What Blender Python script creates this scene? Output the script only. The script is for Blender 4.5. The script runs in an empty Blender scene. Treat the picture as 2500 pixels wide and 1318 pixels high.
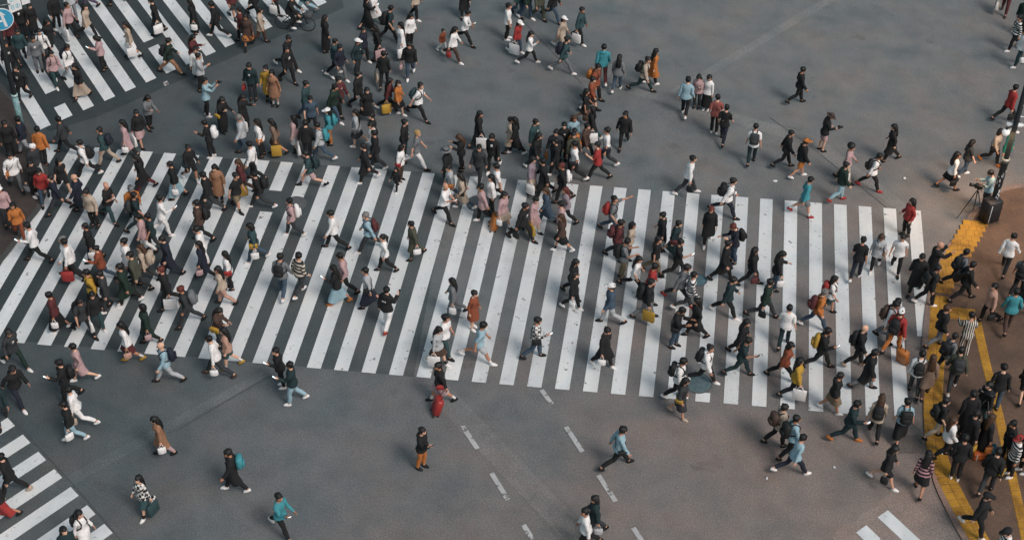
import bpy, math, random
import numpy as np
from mathutils import Matrix, Vector
rnd = random.Random(7)
C = bpy.context.scene.collection
scene = bpy.context.scene
# ---------------------------------------------------------------- camera
CAM_F, CAM_PITCH, CAM_YAW, CAM_ROLL = 3818.506067, 0.720768, -0.130944, 0.019747
CAM_POS = np.array([21.1683, -30.1180, 36.0805])
def cam_axes():
    cp, sp = math.cos(CAM_PITCH), math.sin(CAM_PITCH); cy, sy = math.cos(CAM_YAW), math.sin(CAM_YAW)
    fwd = np.array([sy*cp, cy*cp, -sp]); right = np.array([cy, -sy, 0.]); up = np.cross(right, fwd)
    cr, sr = math.cos(CAM_ROLL), math.sin(CAM_ROLL)
    return cr*right + sr*up, -sr*right + cr*up, fwd
AX = np.array(cam_axes())
def at(u, v, z=0.0):
    """ground point (at height z) seen at a point of the 2500 x 1318 photograph"""
    d = np.array([(u-1250)/CAM_F, -(v-659)/CAM_F, 1.0]) @ AX
    return CAM_POS + d*((z-CAM_POS[2])/d[2])
cam = bpy.data.cameras.new("camera"); cam.sensor_width = 36.0; cam.lens = 36.0*CAM_F/2500.0
cam.clip_end = 2000
camo = bpy.data.objects.new("camera", cam); C.objects.link(camo)
m = Matrix.Identity(4)
for i in range(3):
    m[i][0], m[i][1], m[i][2], m[i][3] = AX[0][i], AX[1][i], -AX[2][i], CAM_POS[i]
camo.matrix_world = m
scene.camera = camo
# ---------------------------------------------------------------- light
SUN_ELEV, SUN_AZ = math.radians(50), math.radians(-38)      # azimuth measured from +X towards +Y
world = bpy.data.worlds.new("World"); scene.world = world; world.use_nodes = True
wn = world.node_tree.nodes; bg = wn["Background"]
sky = wn.new("ShaderNodeTexSky"); sky.sky_type = 'NISHITA'; sky.sun_disc = False
sky.sun_elevation = SUN_ELEV; sky.sun_rotation = math.pi/2 - SUN_AZ
sky.air_density = 1.0; sky.dust_density = 4.0; sky.ozone_density = 1.0
tint = wn.new("ShaderNodeHueSaturation"); tint.inputs['Saturation'].default_value = .95; tint.inputs['Hue'].default_value = .455
world.node_tree.links.new(sky.outputs[0], tint.inputs['Color']); world.node_tree.links.new(tint.outputs[0], bg.inputs[0]); bg.inputs[1].default_value = 0.098
sun = bpy.data.lights.new("sun", 'SUN'); sun.energy = 1.4; sun.angle = math.radians(20); sun.color = (0.98, 0.94, 0.89)
suno = bpy.data.objects.new("sun", sun); C.objects.link(suno); suno.location = (20, 0, 60)
sd = Vector((math.cos(SUN_ELEV)*math.cos(SUN_AZ), math.cos(SUN_ELEV)*math.sin(SUN_AZ), math.sin(SUN_ELEV)))
suno.rotation_euler = sd.to_track_quat('Z', 'Y').to_euler()
scene.view_settings.view_transform = 'Standard'; scene.view_settings.look = 'None'
scene.view_settings.exposure = 0.06; scene.view_settings.gamma = 1.0
# ---------------------------------------------------------------- materials
def lin(h):
    r = [int(h[i:i+2], 16)/255 for i in (0, 2, 4)]
    return tuple((c/12.92 if c <= .04045 else ((c+.055)/1.055)**2.4) for c in r) + (1,)
MATS = {}
def nodes(name):
    mt = bpy.data.materials.new(name); mt.use_nodes = True
    nt = mt.node_tree; return mt, nt, nt.nodes["Principled BSDF"]
def N(nt, kind, **kw):
    n = nt.nodes.new("ShaderNode"+kind)
    for k, v in kw.items(): setattr(n, k, v)
    return n
def noise(nt, scale, detail=3, rough=.5, src='Object'):
    tc = N(nt, "TexCoord"); t = N(nt, "TexNoise"); t.inputs["Scale"].default_value = scale
    t.inputs["Detail"].default_value = detail; t.inputs["Roughness"].default_value = rough
    nt.links.new(tc.outputs[src], t.inputs["Vector"]); return t.outputs["Fac"]
def ramp(nt, fac, stops):
    r = N(nt, "ValToRGB"); e = r.color_ramp.elements
    e[0].position, e[0].color = stops[0]; e[1].position, e[1].color = stops[-1]
    for p, c in stops[1:-1]:
        x = e.new(p); x.color = c
    nt.links.new(fac, r.inputs[0]); return r.outputs[0]
def mix(nt, fac, a, b, mode='MIX'):
    n = N(nt, "Mix", data_type='RGBA', blend_type=mode)
    for sock, v in ((n.inputs[0], fac), (n.inputs[6], a), (n.inputs[7], b)):
        if isinstance(v, (int, float)): sock.default_value = v
        elif isinstance(v, tuple): sock.default_value = v
        else: nt.links.new(v, sock)
    return n.outputs[2]
def g(v): return (v, v, v, 1)
def fabric(col, rough=.88, vary=.16, scale=9, key='fabric'):
    k = (key, col)
    if k in MATS: return MATS[k]
    mt, nt, p = nodes(key+"_"+col)
    c = lin(col); f = noise(nt, scale, 4, .6)
    sh = ramp(nt, f, [(.25, g(1-vary)), (.75, g(1+vary))])
    nt.links.new(mix(nt, 1.0, c, sh, 'MULTIPLY'), p.inputs["Base Color"])
    p.inputs["Roughness"].default_value = rough
    b = N(nt, "Bump"); b.inputs["Strength"].default_value = .5; b.inputs["Distance"].default_value = .03
    nt.links.new(f, b.inputs["Height"]); nt.links.new(b.outputs[0], p.inputs["Normal"])
    MATS[k] = mt; return mt
def striped(a, b, axis, period):
    k = ('striped', a, b, axis)
    if k in MATS: return MATS[k]
    mt, nt, p = nodes("striped_fabric"); tc = N(nt, "TexCoord"); w = N(nt, "TexWave")
    w.bands_direction = axis; w.inputs["Scale"].default_value = .314/period; w.inputs["Distortion"].default_value = .6
    nt.links.new(tc.outputs["Object"], w.inputs["Vector"])
    nt.links.new(ramp(nt, w.outputs["Fac"], [(.46, lin(a)), (.54, lin(b))]), p.inputs["Base Color"])
    p.inputs["Roughness"].default_value = .9; MATS[k] = mt; return mt
def checked(a, b):
    if 'checked' in MATS: return MATS['checked']
    mt, nt, p = nodes("checked_fabric"); tc = N(nt, "TexCoord"); w = N(nt, "TexChecker")
    w.inputs["Scale"].default_value = 11; nt.links.new(tc.outputs["Object"], w.inputs["Vector"])
    w.inputs["Color1"].default_value = lin(a); w.inputs["Color2"].default_value = lin(b)
    nt.links.new(w.outputs["Color"], p.inputs["Base Color"]); p.inputs["Roughness"].default_value = .9
    MATS['checked'] = mt; return mt
def plain(name, col, rough=.5, metal=0.0, vary=.08):
    k = ('plain', name, col)
    if k in MATS: return MATS[k]
    mt, nt, p = nodes(name); sh = ramp(nt, noise(nt, 7, 3), [(.3, g(1-vary)), (.7, g(1+vary))])
    nt.links.new(mix(nt, 1.0, lin(col), sh, 'MULTIPLY'), p.inputs["Base Color"])
    p.inputs["Roughness"].default_value = rough; p.inputs["Metallic"].default_value = metal
    MATS[k] = mt; return mt
HEX = dict(bk='1a1b1d', dk='313437', gy='6f7375', lg='adb1b3', wh='eae8e4', nv='1b2333', dn='41597055'[:6], tl='2d5156', tq='37a3b0',
    lb='9fc8d6', be='cdb69d', tn='b07a55', br='573e33', ru='a34c2a', rd='bf2f2a', mr='6b292c', pk='d0a6a5', ye='dda62a', gn='1b362b',
    ol='494c3b', kh='907d5c', pu='5b4a69', td='19363b', pe='d39f86', tg='12907a', dr='b0594f', mv='91808a', bg='91745f', yl='c09a5c')
HEX['or'] = 'dd7a2b'
def muted(h):
    r = [int(h[i:i+2], 16) for i in (0, 2, 4)]; m_ = sum(r)/3
    return ''.join('%02x' % int(max(0, min(255, (m_+(c-m_)*.80)*(.90 if max(r)-min(r) > 25 else 1)))) for c in r)
HEX = {k: muted(v) for k, v in HEX.items()}
CN = dict(bk='black', dk='charcoal', gy='grey', lg='light grey', wh='white', nv='navy', dn='denim blue', tl='teal', tq='turquoise',
    lb='pale blue', be='beige', tn='tan', br='brown', ru='rust', rd='red', mr='maroon', pk='pink', ye='yellow', gn='dark green',
    ol='olive', kh='khaki', pu='purple', td='dark teal', pe='peach', tg='green', dr='dusty red', mv='mauve', bg='brown grey', yl='blond')
CN['or'] = 'orange'
SKIN = [fabric(h, .55, .05, 14, 'skin') for h in ('d7a58a', 'c9957b', 'e0b296', 'b98468')]
EYE = plain('eye_dark', '17100d', .3)
# ---------------------------------------------------------------- mesh helpers
def mesh(name, V, F, mats, smooth=True, midx=None):
    me = bpy.data.meshes.new(name); me.from_pydata(np.asarray(V).tolist(), [], F)
    for mt in (mats if isinstance(mats, (list, tuple)) else [mats]): me.materials.append(mt)
    if smooth: me.polygons.foreach_set("use_smooth", [True]*len(me.polygons))
    if midx is not None: me.polygons.foreach_set("material_index", midx)
    me.update(); return me
def obj(name, V, F, mats, parent=None, smooth=True, midx=None):
    o = bpy.data.objects.new(name, mesh(name, V, F, mats, smooth, midx)); C.objects.link(o)
    if parent is not None: o.parent = parent
    return o
def tag(o, label, cat, group=None, kind=None):
    if label: o['label'] = label
    if cat: o['category'] = cat
    if group: o['group'] = group
    if kind: o['kind'] = kind
    return o
def empty(name, loc, rz=0):
    o = bpy.data.objects.new(name, None); o.empty_display_size = .2; C.objects.link(o)
    o.location = loc; o.rotation_euler = (0, 0, rz); return o
def join(parts):
    V, F, n = [], [], 0
    for v, f in parts:
        v = np.asarray(v, float); V.append(v); F += [tuple(i+n for i in q) for q in f]; n += len(v)
    return np.concatenate(V), F
def rbox(c, s, r=.02):
    """box with chamfered edges"""
    sx, sy, sz = s[0]/2, s[1]/2, s[2]/2; r = min(r, sx*.9, sy*.9, sz*.9); V = []; I = {}
    for a in (-1, 1):
        for b in (-1, 1):
            for d in (-1, 1):
                for k in range(3):
                    p = [a*(sx-r), b*(sy-r), d*(sz-r)]; p[k] = (a*sx, b*sy, d*sz)[k]; I[a, b, d, k] = len(V); V.append(p)
    F = []
    def quad(*ids): F.append(tuple(ids))
    for k in range(3):
        u, w = (k+1) % 3, (k+2) % 3
        for s_ in (-1, 1):
            q = []
            for (e, f) in ((-1, -1), (1, -1), (1, 1), (-1, 1)):
                t = [0, 0, 0]; t[k] = s_; t[u] = e; t[w] = f; q.append(I[t[0], t[1], t[2], k])
            quad(*(q if s_ > 0 else q[::-1]))
        for e in (-1, 1):
            for f in (-1, 1):
                t0 = [0, 0, 0]; t1 = [0, 0, 0]; t0[k] = -1; t1[k] = 1
                for t in (t0, t1): t[u] = e; t[w] = f
                q = [I[tuple(t0)+(u,)], I[tuple(t1)+(u,)], I[tuple(t1)+(w,)], I[tuple(t0)+(w,)]]
                quad(*(q if e*f < 0 else q[::-1]))
    for a in (-1, 1):
        for b in (-1, 1):
            for d in (-1, 1):
                q = [I[a, b, d, 0], I[a, b, d, 1], I[a, b, d, 2]]
                quad(*(q if a*b*d > 0 else q[::-1]))
    return np.array(V)+np.array(c), F
def tube(P, R, n=8, cap=True):
    P = np.asarray(P, float); R = [R]*len(P) if np.isscalar(R) else R; V = []; F = []
    for i in range(len(P)):
        t = P[min(i+1, len(P)-1)]-P[max(i-1, 0)]; t = t/(np.linalg.norm(t)+1e-9)
        a = np.array([0, 0, 1.]) if abs(t[2]) < .9 else np.array([1., 0, 0]); u = np.cross(t, a); u /= np.linalg.norm(u); w = np.cross(t, u)
        for k in range(n):
            th = 2*math.pi*k/n; V.append(P[i]+R[i]*(math.cos(th)*u+math.sin(th)*w))
    for i in range(len(P)-1):
        for k in range(n): F.append((i*n+k, i*n+(k+1) % n, (i+1)*n+(k+1) % n, (i+1)*n+k))
    if cap: F.append(tuple(range(n))[::-1]); F.append(tuple((len(P)-1)*n+k for k in range(n)))
    return np.array(V), F
def loft(rings, n=16):
    """rings: (z, cx, ax, ay) -> closed lofted solid"""
    V, F = [], []
    for (z, cx, ax, ay) in rings:
        for k in range(n):
            th = 2*math.pi*k/n; V.append((cx+ax*math.cos(th), ay*math.sin(th), z))
    for i in range(len(rings)-1):
        for k in range(n):
            q = (i*n+k, i*n+(k+1) % n, (i+1)*n+(k+1) % n, (i+1)*n+k); F.append(q if rings[1][0] > rings[0][0] else q[::-1])
    V.append((rings[0][1], 0, rings[0][0])); V.append((rings[-1][1], 0, rings[-1][0])); a = len(V)-2; L = (len(rings)-1)*n
    up = rings[1][0] > rings[0][0]
    for k in range(n):
        q = (a, (k+1) % n, k); F.append(q if up else q[::-1]); q = (a+1, L+k, L+(k+1) % n); F.append(q if up else q[::-1])
    return np.array(V), F
def ball(c, r, n=10, m=6):
    s = np.array([r]*3 if np.isscalar(r) else r); R = []
    for i in range(1, m):
        a = math.pi*i/m; R.append((-math.cos(a), 0, math.sin(a), math.sin(a)))
    V, F = loft(R, n); V[-2] = (0, 0, -1); V[-1] = (0, 0, 1)
    return V*s+np.array(c), F
def rotz(V, a):
    c, s = math.cos(a), math.sin(a); V = np.asarray(V, float); return np.stack([V[:, 0]*c-V[:, 1]*s, V[:, 0]*s+V[:, 1]*c, V[:, 2]], 1)
# ---------------------------------------------------------------- ground
def asphalt(name, base, warm=.0, contrast=1.0):
    mt, nt, p = nodes(name)
    grain = noise(nt, 22, 4, .75); gr = ramp(nt, grain, [(.30, g(.58)), (.52, g(.97)), (.70, g(1.55))])
    fine = noise(nt, 75, 2, .6); fr = ramp(nt, fine, [(.35, g(.82)), (.65, g(1.22))])
    med = noise(nt, 1.1, 6, .65); mr = ramp(nt, med, [(.30, g(.80)), (.55, g(1.0)), (.75, g(1.14))])
    big = noise(nt, .42, 5, .6); br = ramp(nt, big, [(.30, (.76, .86, .90, 1)), (.5, (1.0, 1.0, 1.0, 1)), (.70, (1.16, 1.03, .97, 1))])  # teal and brown blotches paint the coloured screen light onto the road
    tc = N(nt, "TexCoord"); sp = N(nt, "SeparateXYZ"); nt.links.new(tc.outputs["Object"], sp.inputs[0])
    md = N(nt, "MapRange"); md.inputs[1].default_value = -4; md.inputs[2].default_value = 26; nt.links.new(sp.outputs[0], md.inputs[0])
    falloff_mix = N(nt, "Mix", data_type='FLOAT'); falloff_mix.inputs[0].default_value = .28; nt.links.new(md.outputs[0], falloff_mix.inputs[2]); nt.links.new(noise(nt, .16, 4, .6), falloff_mix.inputs[3])
    light_falloff = ramp(nt, falloff_mix.outputs[0], [(.14, (.44, .50, .52, 1)), (.34, (.70, .76, .78, 1)), (.50, (1.06, 1.08, 1.09, 1)), (.86, (1.42, 1.33, 1.28, 1))])   # light falloff painted into the colour: dim on the left, bright on the right
    df = N(nt, "Math", operation='SUBTRACT'); nt.links.new(sp.outputs[0], df.inputs[0]); nt.links.new(sp.outputs[1], df.inputs[1])
    wr = N(nt, "MapRange"); wr.inputs[1].default_value = 2; wr.inputs[2].default_value = 26; nt.links.new(df.outputs[0], wr.inputs[0])
    wm = N(nt, "Mix", data_type='FLOAT'); wm.inputs[0].default_value = .35; nt.links.new(wr.outputs[0], wm.inputs[2]); nt.links.new(noise(nt, .22, 5, .6), wm.inputs[3])
    warm_glow = ramp(nt, wm.outputs[0], [(.22, (.97, 1.03, 1.03, 1)), (.48, (1.02, 1.0, .98, 1)), (.80, (1.22, 1.04, .94, 1))])     # warm lamp glow of the lower right corner, painted into the colour
    c = mix(nt, 1.0, mix(nt, 1.0, mix(nt, 1.0, base, warm_glow, 'MULTIPLY'), light_falloff, 'MULTIPLY'), gr, 'MULTIPLY'); c = mix(nt, 1.0, c, mr, 'MULTIPLY'); c = mix(nt, 1.0, c, br, 'MULTIPLY'); c = mix(nt, 1.0, c, fr, 'MULTIPLY')
    stain = noise(nt, .55, 5, .7); sf = ramp(nt, stain, [(.60, g(0)), (.74, g(.55))])
    c = mix(nt, sf, c, (.050, .044, .042, 1)); nt.links.new(c, p.inputs["Base Color"])
    rr = ramp(nt, med, [(.3, g(.62)), (.7, g(.92))]); nt.links.new(rr, p.inputs["Roughness"])
    b = N(nt, "Bump"); b.inputs["Strength"].default_value = .35; b.inputs["Distance"].default_value = .02
    nt.links.new(grain, b.inputs["Height"]); nt.links.new(b.outputs[0], p.inputs["Normal"]); return mt
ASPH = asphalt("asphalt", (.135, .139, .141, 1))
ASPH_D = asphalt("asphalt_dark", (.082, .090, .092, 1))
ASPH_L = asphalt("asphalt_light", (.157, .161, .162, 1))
def paint(name, col, wear=.61):
    mt, nt, p = nodes(name)
    chip = noise(nt, 3.2, 8, .72); cf = ramp(nt, chip, [(wear, g(0)), (wear+.05, g(.85))])
    dirt = ramp(nt, noise(nt, .8, 6, .65), [(.28, (.80, .81, .82, 1)), (.5, (.98, 1.0, 1.0, 1)), (.72, (1.08, 1.04, 1.01, 1))])
    tc = N(nt, "TexCoord"); mp = N(nt, "Mapping"); mp.inputs["Scale"].default_value = (1.25, .05, 1); nt.links.new(tc.outputs["Object"], mp.inputs["Vector"]); tn = N(nt, "TexNoise"); tn.inputs["Scale"].default_value = 1.0; nt.links.new(mp.outputs[0], tn.inputs["Vector"])
    dirt = mix(nt, 1.0, dirt, ramp(nt, tn.outputs["Fac"], [(.3, g(.86)), (.7, g(1.08))]), 'MULTIPLY')
    spot = ramp(nt, noise(nt, 7.5, 4, .6), [(.64, g(0)), (.70, g(.6))]); dirt = mix(nt, spot, dirt, (.35, .34, .33, 1))
    speck = ramp(nt, noise(nt, 55, 3, .7), [(.34, g(.80)), (.5, g(1.0))])
    c = mix(nt, 1.0, mix(nt, 1.0, col, dirt, 'MULTIPLY'), speck, 'MULTIPLY')
    nt.links.new(mix(nt, cf, c, (.085, .082, .08, 1)), p.inputs["Base Color"]); p.inputs["Roughness"].default_value = .7; return mt
WHITE = paint("road_paint_white", (.74, .755, .75, 1)); WORN = paint("road_paint_worn", (.52, .51, .50, 1), .53)
def sheet(name, polys, z, mt, kind='structure'):
    V, F = [], []
    for P in polys:
        F.append(tuple(range(len(V), len(V)+len(P)))); V += [(x, y, z) for x, y in P]
    o = obj(name, V, F, mt, smooth=False); o['kind'] = kind
    # keep every sheet facing up
    me = o.data
    if sum(p.normal.z for p in me.polygons) < 0: me.flip_normals()
    return o
def px(*pts): return [tuple(at(u, v)[:2]) for u, v in pts]
def smoothed(P, n=4):
    P = np.array(P, float); out = []
    for i in range(len(P)-1):
        p0, p1, p2, p3 = P[max(i-1, 0)], P[i], P[i+1], P[min(i+2, len(P)-1)]
        for k in range(n):
            t = k/n; out.append(.5*((2*p1)+(-p0+p2)*t+(2*p0-5*p1+4*p2-p3)*t*t+(-p0+3*p1-3*p2+p3)*t**3))
    out.append(P[-1]); return out
def band(P, w):
    P = np.array(P, float); T = np.gradient(P, axis=0); T /= np.linalg.norm(T, axis=1)[:, None]; Nn = np.stack([-T[:, 1], T[:, 0]], 1)
    return P+Nn*w/2, P-Nn*w/2
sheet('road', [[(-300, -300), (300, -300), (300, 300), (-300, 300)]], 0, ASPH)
sheet('asphalt_dimmed_left', [px((-500, 300), (80, 340), (330, 372), (1100, 425), (1010, 920), (-300, 800)), px((-200, -150), (520, -150), (820, -60), (840, 20), (240, 285), (120, 322), (-100, 120))], .003, ASPH_D)  # darker sheets paint the weaker light over the left crossings
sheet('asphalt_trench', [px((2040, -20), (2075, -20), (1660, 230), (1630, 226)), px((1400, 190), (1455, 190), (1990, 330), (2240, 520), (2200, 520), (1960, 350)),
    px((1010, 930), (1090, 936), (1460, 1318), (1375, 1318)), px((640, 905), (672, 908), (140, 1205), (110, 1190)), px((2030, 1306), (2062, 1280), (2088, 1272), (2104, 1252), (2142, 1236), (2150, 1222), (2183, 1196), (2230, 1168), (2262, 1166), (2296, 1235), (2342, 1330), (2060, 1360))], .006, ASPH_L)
sheet('asphalt_patch_and_shadow', [px((2178, 1062), (2250, 1060), (2258, 1106), (2180, 1108)), px((150, 213), (186, 204), (214, 238), (168, 252), (152, 240))], .009, ASPH_D)  # first outline is a shadow painted dark, second a real dark patch
seams = []
for P in (((1273, 48), (1330, 108), (1420, 205)), ((1880, 288), (2000, 375), (2170, 512)), ((30, 1020), (110, 1108), (205, 1212), (300, 1325)), ((430, 1052), (560, 975), (660, 918))):
    a, b = band(smoothed(px(*P)), .03); seams.append([tuple(p) for p in a]+[tuple(p) for p in b[::-1]])
sheet('road_seams', seams, .010, plain('seam_bitumen', '4a4d4e', .6))
a, b = band(smoothed(px((12, 1030), (96, 1118), (190, 1222), (280, 1325))), .34)
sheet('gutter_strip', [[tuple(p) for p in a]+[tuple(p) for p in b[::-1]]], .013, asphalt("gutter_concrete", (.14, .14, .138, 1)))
# painted markings
PER, W0, YT, YB, SL = 0.9, 0.4620, 15.0676, 4.3776, 0.0393
cw = []
for k in range(-3, 34):
    x0, x1 = PER*k, PER*k+W0; t = lambda x: YT+SL*x; b_ = lambda x: YB+SL*x
    segs = [(b_, t)]
    if k == 33: segs = [(lambda x: YB+SL*x+3.9, t)]
    if k == 25: segs = [(lambda x: YB+SL*x-.02, lambda x: YB+SL*x+.40), (lambda x: YB+SL*x+1.72, t)]
    if k == 7: segs = [(b_, lambda x: YT+SL*x-3.0), (lambda x: YT+SL*x-1.75, t)]
    if k == 16: segs = [(b_, lambda x: YT+SL*x-2.35), (lambda x: YT+SL*x-1.0, t)]
    for lo, hi in segs: cw.append([(x0, lo(x0)), (x1, lo(x1)), (x1, hi(x1)), (x0, hi(x0))])
sheet('crosswalk_stripes', cw, .016, WHITE)
def diag(E0, E1, n0, n1, far0, width, length, gaps={}):
    """stripes whose near ends lie on the line E0-E1 (index n0..n1)"""
    E0, E1 = np.array(E0), np.array(E1); d = np.array(far0)-E0; d /= np.linalg.norm(d)
    s = (E1-E0)/(n1-n0); w = s/np.linalg.norm(s)*width; out = []
    for k in range(n0-6, n1+7):
        o = E0+s*(k-n0)
        for a0, a1 in gaps.get(k, [(0, length)]): out.append([tuple(o+d*a0), tuple(o+w+d*a0), tuple(o+w+d*a1), tuple(o+d*a1)])
    return out
P = px((255.4, 248), (550.3, 117.2), (116.5, 38.8)); LEN = float(np.hypot(*(np.array(P[2])-P[0])))
w_ = px((255.4, 248), (281.7, 236.7)); wd = float(np.hypot(*(np.array(w_[1])-w_[0])))
gp = lambda e, u0, u1: [(0, u0), (u1, LEN)]
sheet('crosswalk_stripes_upper', diag(P[0], P[1], 4, 10, P[2], wd, LEN, {2: gp(0, .95, 2.0), 3: gp(0, .92, 1.75), 7: [(0, 2.1), (2.6, LEN)]}), .016, WHITE)
P = px((192.3, 1210), (112.8, 1123), (130, 1318)); P3 = px((550, 0), (192.3, 1210), (130+0, 1318))
e0, e1 = px((192.3, 1210), (112.8, 1123)); w_ = px((192.3, 1210), (173, 1188.2)); wd = float(np.hypot(*(np.array(w_[1])-w_[0])))
far = px((192.3-62*4, 1210+42.2*4))[0]
sheet('crosswalk_stripes_lower', diag(e0, e1, 0, 2, far, wd, 12.), .016, WHITE)
A = px((2142.6, 1262.5), (2166, 1244), (2246, 1318)); B = px((2089.8, 1299.7), (2115.2, 1282))
far = np.array(A[0])+(np.array(A[2])-np.array(A[1])); wd = float(np.hypot(*(np.array(A[1])-A[0])))
sheet('crosswalk_stripes_corner', diag(B[0], A[0], 0, 1, np.array(B[0])+(np.array(A[2])-np.array(A[1])), wd, 9.)[2:8], .016, WHITE)
dash = []
for (u0, v0, u1, v1) in ((1128, 1038, 1167, 1098), (1200, 1155, 1240, 1220), (1278, 1281, 1318, 1346), (1322, 952, 1347, 987), (1382, 1042, 1422, 1103), (1461, 1160, 1503, 1224), (1546, 1288, 1588, 1352)):
    a, b = band([at(u0, v0)[:2], at(u1, v1)[:2]], .155); dash.append([tuple(a[0]), tuple(a[1]), tuple(b[1]), tuple(b[0])])
sheet('lane_dashes', dash, .016, WORN)
sheet('stop_mark', [px((398, 203), (408, 198), (413, 207), (403, 212))], .016, WORN)
# pavements
def brick(name, c1, c2, mortar, sc, rot=0.5):
    mt, nt, p = nodes(name); tc = N(nt, "TexCoord"); mp = N(nt, "Mapping"); mp.inputs["Rotation"].default_value = (0, 0, rot)
    nt.links.new(tc.outputs["Object"], mp.inputs["Vector"]); b = N(nt, "TexBrick"); b.inputs["Scale"].default_value = sc
    b.inputs["Color1"].default_value = c1; b.inputs["Color2"].default_value = c2; b.inputs["Mortar"].default_value = mortar; b.inputs["Mortar Size"].default_value = .028
    nt.links.new(mp.outputs[0], b.inputs["Vector"])
    v = ramp(nt, noise(nt, .7, 6, .65), [(.3, (.62, .60, .60, 1)), (.7, (1.25, 1.2, 1.18, 1))]); f = ramp(nt, noise(nt, 30, 3, .7), [(.3, g(.75)), (.7, g(1.25))])
    nt.links.new(mix(nt, 1.0, mix(nt, 1.0, b.outputs["Color"], v, 'MULTIPLY'), f, 'MULTIPLY'), p.inputs["Base Color"]); p.inputs["Roughness"].default_value = .75; return mt
PAVE = brick("pavement_blocks", (.165, .098, .060, 1), (.130, .082, .054, 1), (.085, .062, .05, 1), 4.6)
KERB = asphalt("kerb_stone", (.16, .135, .125, 1))
PZ = .05
KR = smoothed(px((2640, 430), (2520, 448), (2440, 462), (2385, 500), (2345, 560), (2300, 625), (2270, 700), (2256, 770), (2250, 850), (2252, 950), (2260, 1050), (2274, 1160), (2306, 1240), (2352, 1325), (2420, 1430), (2520, 1560)))
KR = [tuple(p) for p in KR]
RIGHT_PAVE = KR+[(60, -20), (60, 26)]
LPA = [tuple(p) for p in px((-30, 190), (38, 262), (66, 318), (92, 370), (104, 430), (92, 500), (60, 545), (24, 600), (-20, 655), (-90, 740))]
LEFT_PAVE = smoothed(LPA); LEFT_PAVE = [tuple(p) for p in LEFT_PAVE]+[(-30, 2), (-30, 26)]
def slab(name, P, mt, edge):
    n = len(P); V = [(x, y, PZ) for x, y in P]+[(x, y, -.1) for x, y in P]
    ar = sum(P[i][0]*P[(i+1) % n][1]-P[(i+1) % n][0]*P[i][1] for i in range(n))
    top = tuple(range(n)) if ar > 0 else tuple(range(n))[::-1]; F = [top]
    for i in range(n):
        j = (i+1) % n; q = (i, i+n, j+n, j); F.append(q if ar > 0 else q[::-1])
    o = obj(name, V, F, [mt, edge], smooth=False, midx=[0]+[1]*n); o['kind'] = 'structure'; return o
slab('pavement', RIGHT_PAVE, PAVE, KERB); slab('pavement', LEFT_PAVE, brick("pavement_dark", (.075, .056, .048, 1), (.06, .047, .042, 1), (.035, .03, .028, 1), 4.6, .9), KERB)
def kerb(P, side, w=.22):
    a, b = band(P, w); o = np.array(P)+(a-np.array(P))*side
    n = len(P); V = [(x, y, PZ+.004) for x, y in P]+[(x, y, PZ+.004) for x, y in (o+(o-np.array(P)))]
    F = [(i, i+1, n+i+1, n+i) for i in range(n-1)]; ob = obj('kerb', V, F, KERB, smooth=False); ob['kind'] = 'structure'
    if sum(p.normal.z for p in ob.data.polygons) < 0: ob.data.flip_normals()
kerb(KR, 1); kerb(smoothed(LPA), 1)
def inside(x, y, P):
    r = False; j = len(P)-1
    for i in range(len(P)):
        if (P[i][1] > y) != (P[j][1] > y) and x < (P[j][0]-P[i][0])*(y-P[i][1])/(P[j][1]-P[i][1])+P[i][0]: r = not r
        j = i
    return r
def floor_z(x, y): return PZ if inside(x, y, RIGHT_PAVE) or inside(x, y, LEFT_PAVE) else 0.0
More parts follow.
